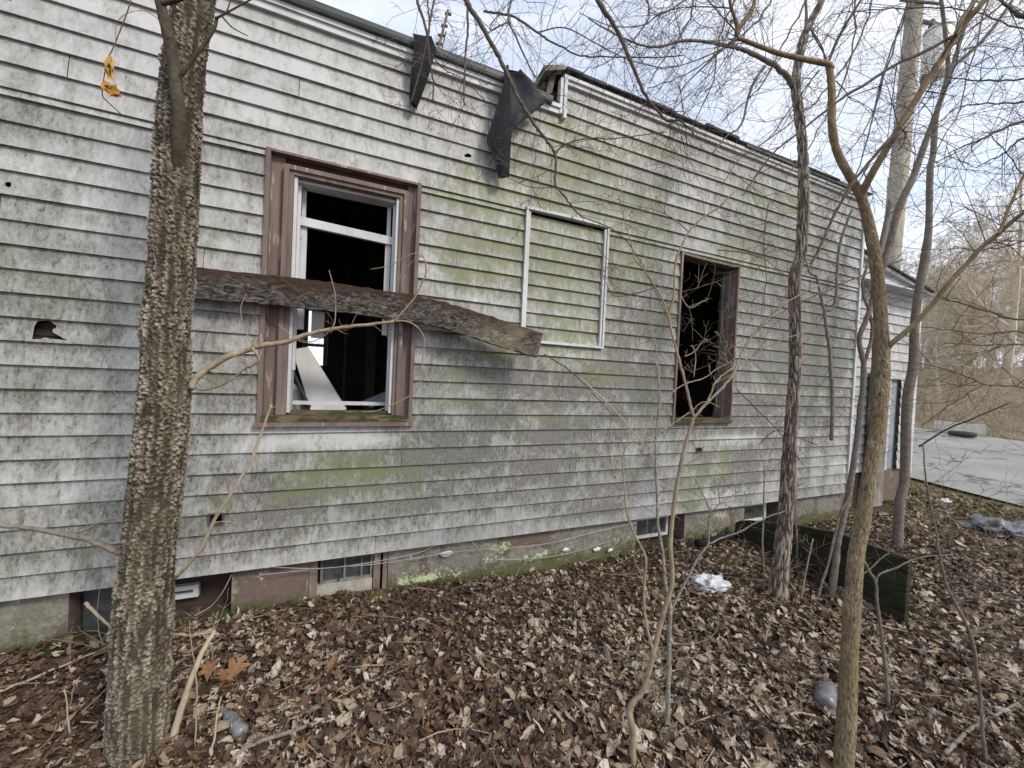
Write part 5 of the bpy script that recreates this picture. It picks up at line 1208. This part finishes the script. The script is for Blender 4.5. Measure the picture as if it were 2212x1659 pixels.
# ================================================================ leaf litter
def leaf_template(kind, rg):
    if kind == 'maple':
        tips = np.array([90, 40, 140, -12, 192.]); n = 20; a = np.arange(n)/n*360-90
        d = np.min(np.abs((a[:, None]-tips[None]+180) % 360-180), axis=1); r = 1-.68*np.clip(d/23, 0, 1)**.8; r *= rg.uniform(.82, 1.15, n)
        P = np.stack([r*np.cos(np.radians(a)), r*np.sin(np.radians(a))], 1)*.95
    elif kind == 'oval':
        n = 12; a = np.arange(n)/n*2*np.pi; P = np.stack([.42*np.cos(a)*(1+.15*np.sin(a)), .95*np.sin(a)], 1)*rg.uniform(.92, 1.08, (n, 1))
    else:
        n = 11; a = np.arange(n)/n*2*np.pi; r = rg.uniform(.45, 1.0, n); P = np.stack([.7*r*np.cos(a), r*np.sin(a)], 1)
    V2 = np.vstack([[0, 0], P*.5, P]); n = len(P)
    F3 = np.array([[0, 1+i, 1+(i+1) % n] for i in range(n)]); F4 = np.array([[1+i, 1+n+i, 1+n+(i+1) % n, 1+(i+1) % n] for i in range(n)])
    rim = np.concatenate([[0], np.full(n, .3), np.full(n, 1.)])
    return V2, F3, F4, rim
def scatter(mb, pos, zg, size, tint, stand, rg, nvar=14):
    n = len(pos); kinds = ['maple', 'maple', 'maple', 'oval', 'torn', 'maple', 'oval', 'maple', 'torn', 'maple', 'maple', 'oval', 'maple', 'torn']
    var = rg.integers(0, nvar, n)
    for k in range(nvar):
        idx = np.where(var == k)[0]
        if not len(idx): continue
        V2, F3, F4, rim = leaf_template(kinds[k], rg); m = len(V2); N_ = len(idx); s = size[idx][:, None]
        x = V2[None, :, 0]*np.ones((N_, 1)); y = V2[None, :, 1]*np.ones((N_, 1))
        cx = rg.normal(0, .68, (N_, 1)); cy = rg.normal(0, .55, (N_, 1)); tw = rg.normal(0, .5, (N_, 1)); rip = rg.uniform(0, .12, (N_, 1))
        # rolling the blade about its long axis
        kx = np.where(np.abs(cx) < .15, .15, cx); X = np.sin(kx*x*1.5)/(kx*1.5); Z = (1-np.cos(kx*x*1.5))/(kx*1.5)
        Z = Z+cy*y*y*.5+tw*x*y*.5+rip*np.sin(x*9+y*7+rg.uniform(0, 6, (N_, 1)))
        P = np.stack([X, y, Z], -1)*s[:, :, None]
        yaw = rg.uniform(0, 2*np.pi, N_); t1 = rg.normal(0, 1, N_)*stand[idx]; t2 = rg.normal(0, 1, N_)*stand[idx]
        def rot(P, a, i, j):
            c, s_ = np.cos(a)[:, None], np.sin(a)[:, None]; Q = P.copy(); Q[..., i] = P[..., i]*c-P[..., j]*s_; Q[..., j] = P[..., i]*s_+P[..., j]*c; return Q
        P = rot(P, t1, 1, 2); P = rot(P, t2, 0, 2); P = rot(P, yaw, 0, 1)
        zmin = P[..., 2].min(axis=1)
        P[..., 0] += pos[idx, 0][:, None]; P[..., 1] += pos[idx, 1][:, None]
        P[..., 2] += (zg[idx]-np.maximum(zmin, -.025)*.75+rg.uniform(-.006, .014, N_))[:, None]
        off = (np.arange(N_)*m)[:, None, None]
        b = mb.n
        mb.add(P.reshape(-1, 3), (F3[None]+off).reshape(-1, 3), tint=np.repeat(tint[idx], m), rim=np.tile(rim, N_))
        mb.f.append((F4[None]+off).reshape(-1, 4)+b)
def fieldz(px, py): return np.array([gz_full(a, b) for a, b in zip(px, py)])
boardx = lambda y: pa.x+(pb.x-pa.x)*(y-pa.y)/(pb.y-pa.y)
def litter(N_, xr, yr, smin, smax, keep, seed, light):
    rg = np.random.default_rng(seed); px = rg.uniform(*xr, N_); py = rg.uniform(*yr, N_)
    px2 = px-CAM.x; py2 = py-CAM.y
    dep = px2*FW.x+py2*FW.y; lat = px2*H0.x+py2*H0.y; dist = np.hypot(px2, py2)
    k = (dep > .25) & (np.abs(lat) < dep*1.55+.4) & keep(px, py, dist, rg.random(N_))
    px, py, dist = px[k], py[k], dist[k]; n = len(px)
    size = rg.uniform(smin, smax, n)*np.where(rg.random(n) < .1, 1.5, 1)
    # near the wall the litter is darker and browner; nearer the camera drier and paler
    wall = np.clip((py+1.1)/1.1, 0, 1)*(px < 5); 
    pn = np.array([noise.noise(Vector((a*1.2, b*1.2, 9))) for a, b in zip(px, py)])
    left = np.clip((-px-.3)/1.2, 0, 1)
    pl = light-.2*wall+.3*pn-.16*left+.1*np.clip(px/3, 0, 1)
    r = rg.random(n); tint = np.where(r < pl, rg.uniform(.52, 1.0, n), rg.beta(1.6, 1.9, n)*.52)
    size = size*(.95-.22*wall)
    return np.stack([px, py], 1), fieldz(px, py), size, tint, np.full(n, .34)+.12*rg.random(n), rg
mb = MB()
# base layer dense and flat, then a loose dry layer on top
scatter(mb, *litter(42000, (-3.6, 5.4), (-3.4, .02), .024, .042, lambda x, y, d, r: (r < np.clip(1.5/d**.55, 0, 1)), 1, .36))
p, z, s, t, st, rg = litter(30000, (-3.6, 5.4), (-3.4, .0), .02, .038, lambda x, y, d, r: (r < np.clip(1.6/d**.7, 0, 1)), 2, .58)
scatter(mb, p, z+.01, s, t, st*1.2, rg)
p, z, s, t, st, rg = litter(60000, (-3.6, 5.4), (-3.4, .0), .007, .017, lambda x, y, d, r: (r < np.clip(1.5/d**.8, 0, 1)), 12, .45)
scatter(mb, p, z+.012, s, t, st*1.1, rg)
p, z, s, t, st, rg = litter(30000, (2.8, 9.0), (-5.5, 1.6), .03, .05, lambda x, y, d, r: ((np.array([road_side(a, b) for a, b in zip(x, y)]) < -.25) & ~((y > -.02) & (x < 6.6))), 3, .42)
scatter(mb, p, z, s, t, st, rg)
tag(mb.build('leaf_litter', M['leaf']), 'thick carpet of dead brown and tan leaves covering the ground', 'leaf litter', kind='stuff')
# fine debris: twigs scattered in the litter
mb = MB(); rs = random.Random(4)
for _ in range(900):
    x = rs.uniform(-2.6, 7); y = rs.uniform(-3, -.05) if x < 5 else rs.uniform(-3, 1)
    if road_side(x, y) > -.2: continue
    z = gz_full(x, y)+rs.uniform(.01, .035); a = rs.uniform(0, 6.28); l = rs.uniform(.05, .3); p = Vector((x, y, z)); pts = [p]
    for i in range(4): a += rs.uniform(-.35, .35); p = p+Vector((math.cos(a)*l/4, math.sin(a)*l/4, rs.uniform(-.006, .008))); pts.append(p)
    mb.tube(pts, np.linspace(.0022, .001, 5)*rs.uniform(.6, 1.6), 4, False)
tag(mb.build('twig_debris', M['sapling']), 'small broken twigs scattered through the leaf litter', 'twigs', kind='stuff')
# ================================================================ grass verge and undergrowth
def blades(N_, fn, hmin, hmax, wdt, seed, lean=.4):
    mb = MB(); rs = random.Random(seed); V = []; F = []
    for _ in range(N_):
        q = fn(rs)
        if q is None: continue
        x, y = q; z = gz_full(x, y); h = rs.uniform(hmin, hmax); a = rs.uniform(0, 6.28); dx, dy = math.cos(a)*wdt, math.sin(a)*wdt; lx, ly = rs.uniform(-lean, lean)*h, rs.uniform(-lean, lean)*h
        b = len(V); V += [(x-dx, y-dy, z-.01), (x+dx, y+dy, z-.01), (x+dx*.6+lx*.4, y+dy*.6+ly*.4, z+h*.6), (x-dx*.6+lx*.4, y-dy*.6+ly*.4, z+h*.6), (x+lx, y+ly, z+h)]
        F += [b, b+1, b+2, b+3]; 
        mb_tr.append((b+3, b+2, b+4))
    mb.add(V, np.array(F).reshape(-1, 4)); mb.f.append(np.array(mb_tr)); mb_tr.clear(); return mb
mb_tr = []
def vf(rs):
    s = rs.gauss(-.75, .5); t = rs.uniform(-1.6, 2.2)
    p = RA+RN*s+ROAD_DIR*t
    return (p.x, p.y) if s < -.05 and noise.noise(Vector((p.x*1.3, p.y*1.3, 2))) > -.2 and p.x > 6.3 else None
tag(blades(9000, vf, .02, .06, .003, 1).build('verge_grass', M['grass']), 'short yellow green grass along the edge of the road', 'grass', kind='stuff')
def vf2(rs):
    c = rs.choice([(G(2110, 1395), .14), (G(2150, 1590), .12), (G(1590, 1268), .05), (G(1720, 1210), .07), (G(1440, 1560), .04), (G(1930, 1110), .4), (G(820, 1290), .03)])
    return (c[0].x+rs.gauss(0, c[1]), c[0].y+rs.gauss(0, c[1]*.6))
tag(blades(2200, vf2, .008, .03, .003, 2, .8).build('moss_patches', M['grass']), 'small bright green moss and weed patches among the leaves', 'moss', kind='stuff')
# tan thicket beyond the road
mb = MB(); rs = random.Random(9)
for _ in range(9000):
    s = 11.4+abs(rs.gauss(0, 8)); t = rs.uniform(-9, 40); p = RA+RN*s+ROAD_DIR*t; z = gz_full(p.x, p.y); h = rs.uniform(.5, 2.3)*min(2.2, .55+.13*(s-10.5)); d = Vector((rs.gauss(0, .35), rs.gauss(0, .35), 1)).normalized(); p = Vector((p.x, p.y, z)); pts = [p]
    bend = Vector((rs.gauss(0, .18), rs.gauss(0, .18), -.06))
    for i in range(5): pts.append(pts[-1]+d*h/5); d = (d+bend).normalized()
    mb.tube(pts, np.linspace(.011, .004, 6), 3, False)
    for k in range(4):
        q = pts[rs.randint(1, 4)]; e = Vector((rs.gauss(0, 1), rs.gauss(0, 1), .6)).normalized()*h*.3; mb.tube([q, q+e*.5, q+e+Vector((0, 0, -.05))], [.006, .005, .003], 3, False)
tag(mb.build('undergrowth', M['brush']), 'dense dry tan brush at the foot of the woods beyond the road', 'undergrowth', kind='stuff')
# dead grass strip between road and thicket
def vf3(rs):
    s = 10.6+abs(rs.gauss(0, .9)); t = rs.uniform(-10, 40); p = RA+RN*s+ROAD_DIR*t; return (p.x, p.y)
tag(blades(14000, vf3, .05, .3, .012, 5, .6).build('dry_grass', M['brush']), 'dry tan grass strip along the far side of the road', 'grass', kind='stuff')
# ================================================================ far woods
def proto_tree(seed, h, kind):
    r_ = random.Random(seed); tr = MB(); cr = MB(); p = Vector((0, 0, -.2)); d = Vector((r_.gauss(0, .05), r_.gauss(0, .05), 1)).normalized(); pts = [p]; n = 10
    for i in range(n): pts.append(pts[-1]+d*h/n); d = (d+Vector((r_.gauss(0, .06), r_.gauss(0, .06), .05))).normalized()
    rad = np.linspace(h*.013, h*.002, n+1); tr.tube(pts, rad, 7)
    def br(p, d, l, r, lv):
        q = [p]; dd = d.copy()
        for i in range(5): dd = (dd+Vector((r_.gauss(0, .17), r_.gauss(0, .17), r_.gauss(.08, .12)))).normalized(); q.append(q[-1]+dd*l/5)
        cr.tube(q, np.linspace(r, r*.35, 6), 3, False)
        if lv:
            for _ in range(r_.randint(5, 7)):
                k = r_.randint(1, 5); a = Vector((r_.gauss(0, 1), r_.gauss(0, 1), r_.gauss(0, 1))).normalized()
                br(q[k], (dd+a*.95).normalized(), l*r_.uniform(.35, .6), max(.007, r*.5), lv-1)
    nb = 20 if kind else 26
    for i in range(nb):
        t = r_.uniform(.28 if kind else .18, 1); k = min(n-1, int(t*n)); f = t*n-k; q = pts[k]+(pts[k+1]-pts[k])*f
        a = r_.uniform(0, 6.28); dd = Vector((math.cos(a), math.sin(a), r_.uniform(.3, 1.1))).normalized()
        br(q, dd, h*(.34-.22*t)*r_.uniform(.8, 1.3), h*.0042*(1.3-t), 3)
    return tr, cr
kinds = ['tall bare tree with spreading pale twigs', 'tall bare tree with narrow crown', 'low bare tree with bushy crown']
protos = []
for i, (h, kd) in enumerate(((11, 0), (12.5, 1), (8, 0), (10, 1))):
    tr, cr = proto_tree(20+i, h, kd); t = thing('bare_tree', (0, 0, 0), '', 'tree', 'bare trees in the woods beyond the road')
    protos.append((t, tr.build('trunk', M['farbark'], t), cr.build('crown', M['farbark'], t)))
def place(src, loc, rz, sc, first):
    t, a, b = src
    if first: r = t
    else:
        r = t.copy(); col.objects.link(r)
        for ch in (a, b): c = ch.copy(); col.objects.link(c); c.parent = r
    r.location = loc; r.rotation_euler = (0, 0, rz); r.scale = (sc, sc, sc); r['group'] = 'bare trees in the woods beyond the road'; return r
rs = random.Random(31); used = set(); k = 0
spots = [(1985, 24), (2010, 30), (2030, 21), (2052, 36), (2070, 24), (2092, 29), (2108, 22), (2130, 33), (2150, 25), (2170, 20), (2185, 30), (2208, 26), (2230, 22), (2250, 30), (2040, 42), (2085, 44), (2125, 46), (2165, 42), (2205, 45), (1975, 38), (2000, 46), (2290, 25), (2340, 28), (1940, 33), (1900, 40), (2400, 30)]
for i, (u, z) in enumerate(spots):
    p = D(u, 870, z); gz_ = gz_full(p.x, p.y); s = rs.uniform(.78, 1.05)*(1 if z < 35 else 1.25); src = i % 4
    r = place(protos[src], (p.x, p.y, gz_), rs.uniform(0, 6.28), s, src not in used); used.add(src)
    r['label'] = 'leafless tree standing in the far woods beyond the road'
# ================================================================ road side things
q = G(2070, 935); q.z = gz_full(q.x, q.y)
ba = D(2018, 925, 15.2); bb = D(2130, 932, 14.2)
cb = thing('concrete_barrier', ((ba.x+bb.x)/2, (ba.y+bb.y)/2, .1), 'low pale concrete barrier lying across the far side of the road', 'barrier')
mb = MB(); dv = (bb-ba); dv.z = 0; nv = Vector((-dv.y, dv.x, 0)).normalized(); n = 10; vs = []
for i in range(n+1):
    p = Vector((ba.x, ba.y, 0))+dv*i/n
    for o, z in ((-.28, .02), (-.24, .2), (-.1, .5+.03*noise.noise(Vector((i, 0, 0)))), (.1, .5), (.24, .2), (.28, .02)): s = p+nv*o; vs.append((s.x, s.y, z+.05))
mb.add(vs, [(6*i+k, 6*i+(k+1) % 6, 6*i+6+(k+1) % 6, 6*i+6+k) for i in range(n) for k in range(6)]+[tuple(range(6)), tuple(6*n+5-k for k in range(6))]); mb.build('barrier_block', M['stone'], cb)
tp = D(2078, 938, 13.6); mb = MB(); ring = [Vector((tp.x+.26*math.cos(a), tp.y+.26*math.sin(a), .22)) for a in np.linspace(0, 6.283, 25)]
mb.tube(ring, .09, 10, False); tag(mb.build('old_tyre', M['rubber'], smooth=True), 'old black tyre lying flat in front of the concrete barrier', 'tyre')
# utility pole
ZP = 6.2
pt = D(1981, -40, ZP); pm = D(1926, 536, ZP); d = (pm-pt).normalized(); pb_ = pm+d*((pm.z-.05)/-d.z)
up_ = thing('utility_pole', pb_, 'tall weathered wooden utility pole behind the annexe roof', 'pole')
mb = MB(); pt2 = pt-d*.8; mb.tube([pb_, pm, pt, pt2], [PX(38, ZP)/2, PX(33, ZP)/2, PX(28, ZP)/2, PX(27, ZP)/2], 20); mb.build('shaft', M['pole'], up_, smooth=True)
mb = MB(); c0 = D(1990, 5, ZP-.1); mb.tube([D(1945, 0, ZP-.12), D(2030, 8, ZP-.12)], .02, 8); mb.tube([D(1985, 45, ZP-.05), D(2060, 60, ZP-.05)], .03, 8); mb.build('bracket', M['greybark'], up_)
cbz = D(2018, 165, ZP-.05); ctz = D(2028, 68, ZP-.05); ax = (ctz-cbz); tr_ = thing('transformer', cbz, 'pale grey cylindrical transformer can mounted high on the utility pole', 'transformer')
mb = MB(); rr = PX(46, ZP)/2; mb.tube([cbz, cbz+ax*.04, cbz+ax*.5, cbz+ax*.93, cbz+ax], [rr*.93, rr, rr, rr, rr*.82], 24); mb.build('tank', M['steel'], tr_, smooth=False)
mb = MB(); mb.tube([cbz+ax, cbz+ax*1.03], rr*1.04, 24)
mb.build('lid', M['steel'], tr_)
for o in (-.12, .1):
    mb = MB(); q = cbz+ax*1.03+RT*o; mb.tube([q, q+up*.05, q+up*.06, q+up*.12, q+up*.16], [.03, .03, .045, .028, .03], 10); mb.build('bushing', M['darkmetal'], tr_)
mb = MB(); mb.tube([cbz-RT*.15-up*.0, cbz-RT*.15-up*.14], .05, 10); mb.build('mount_lug', M['darkmetal'], tr_)
# roadside shrubs
for i, (u, v, lab) in enumerate(((2130, 1200, 'reddish bare shrub standing before the grey plastic sheet'), (2050, 1180, 'thin bare shrub left of the grey plastic sheet'), (1990, 1160, 'low bare shrub between the grey tree and the road'), (2200, 1240, 'bare shrub at the right edge in front of the sheet'))):
    g = G(u, v); mb = MB()
    for _ in range(7): twig(mb, g+Vector((rt_.uniform(-.06, .06), rt_.uniform(-.06, .06), -.01)), Vector((rt_.uniform(-.5, .5), rt_.uniform(-.5, .5), 1.2)), rt_.uniform(.3, .7), .0035, 2, .2, 0, (2, 5))
    t = thing('bare_shrub', g, lab, 'shrub', None); mb.build('stems', M['sapling'], t)
# leafless small weeds along the wall base
for i, (u, v, lab) in enumerate(((1590, 1230, 'spindly bare weed beside the dark log'), (240, 1395, 'tangled pale weed stems by the basement opening left of the corky trunk'), (1700, 1235, 'fine arching weed stems in front of the black board'))):
    g = G(u, v); mb = MB()
    for _ in range(9): twig(mb, g+Vector((rt_.uniform(-.05, .05), rt_.uniform(-.03, .03), 0)), Vector((rt_.uniform(-1, 1), rt_.uniform(-1, .3), 1)), rt_.uniform(.12, .3), .0018, 1, .3, -.05, (1, 4))
    t = thing('bare_weed', g, lab, 'weed'); mb.build('stems', M['paletwig'], t)
bpy.context.view_layer.update()
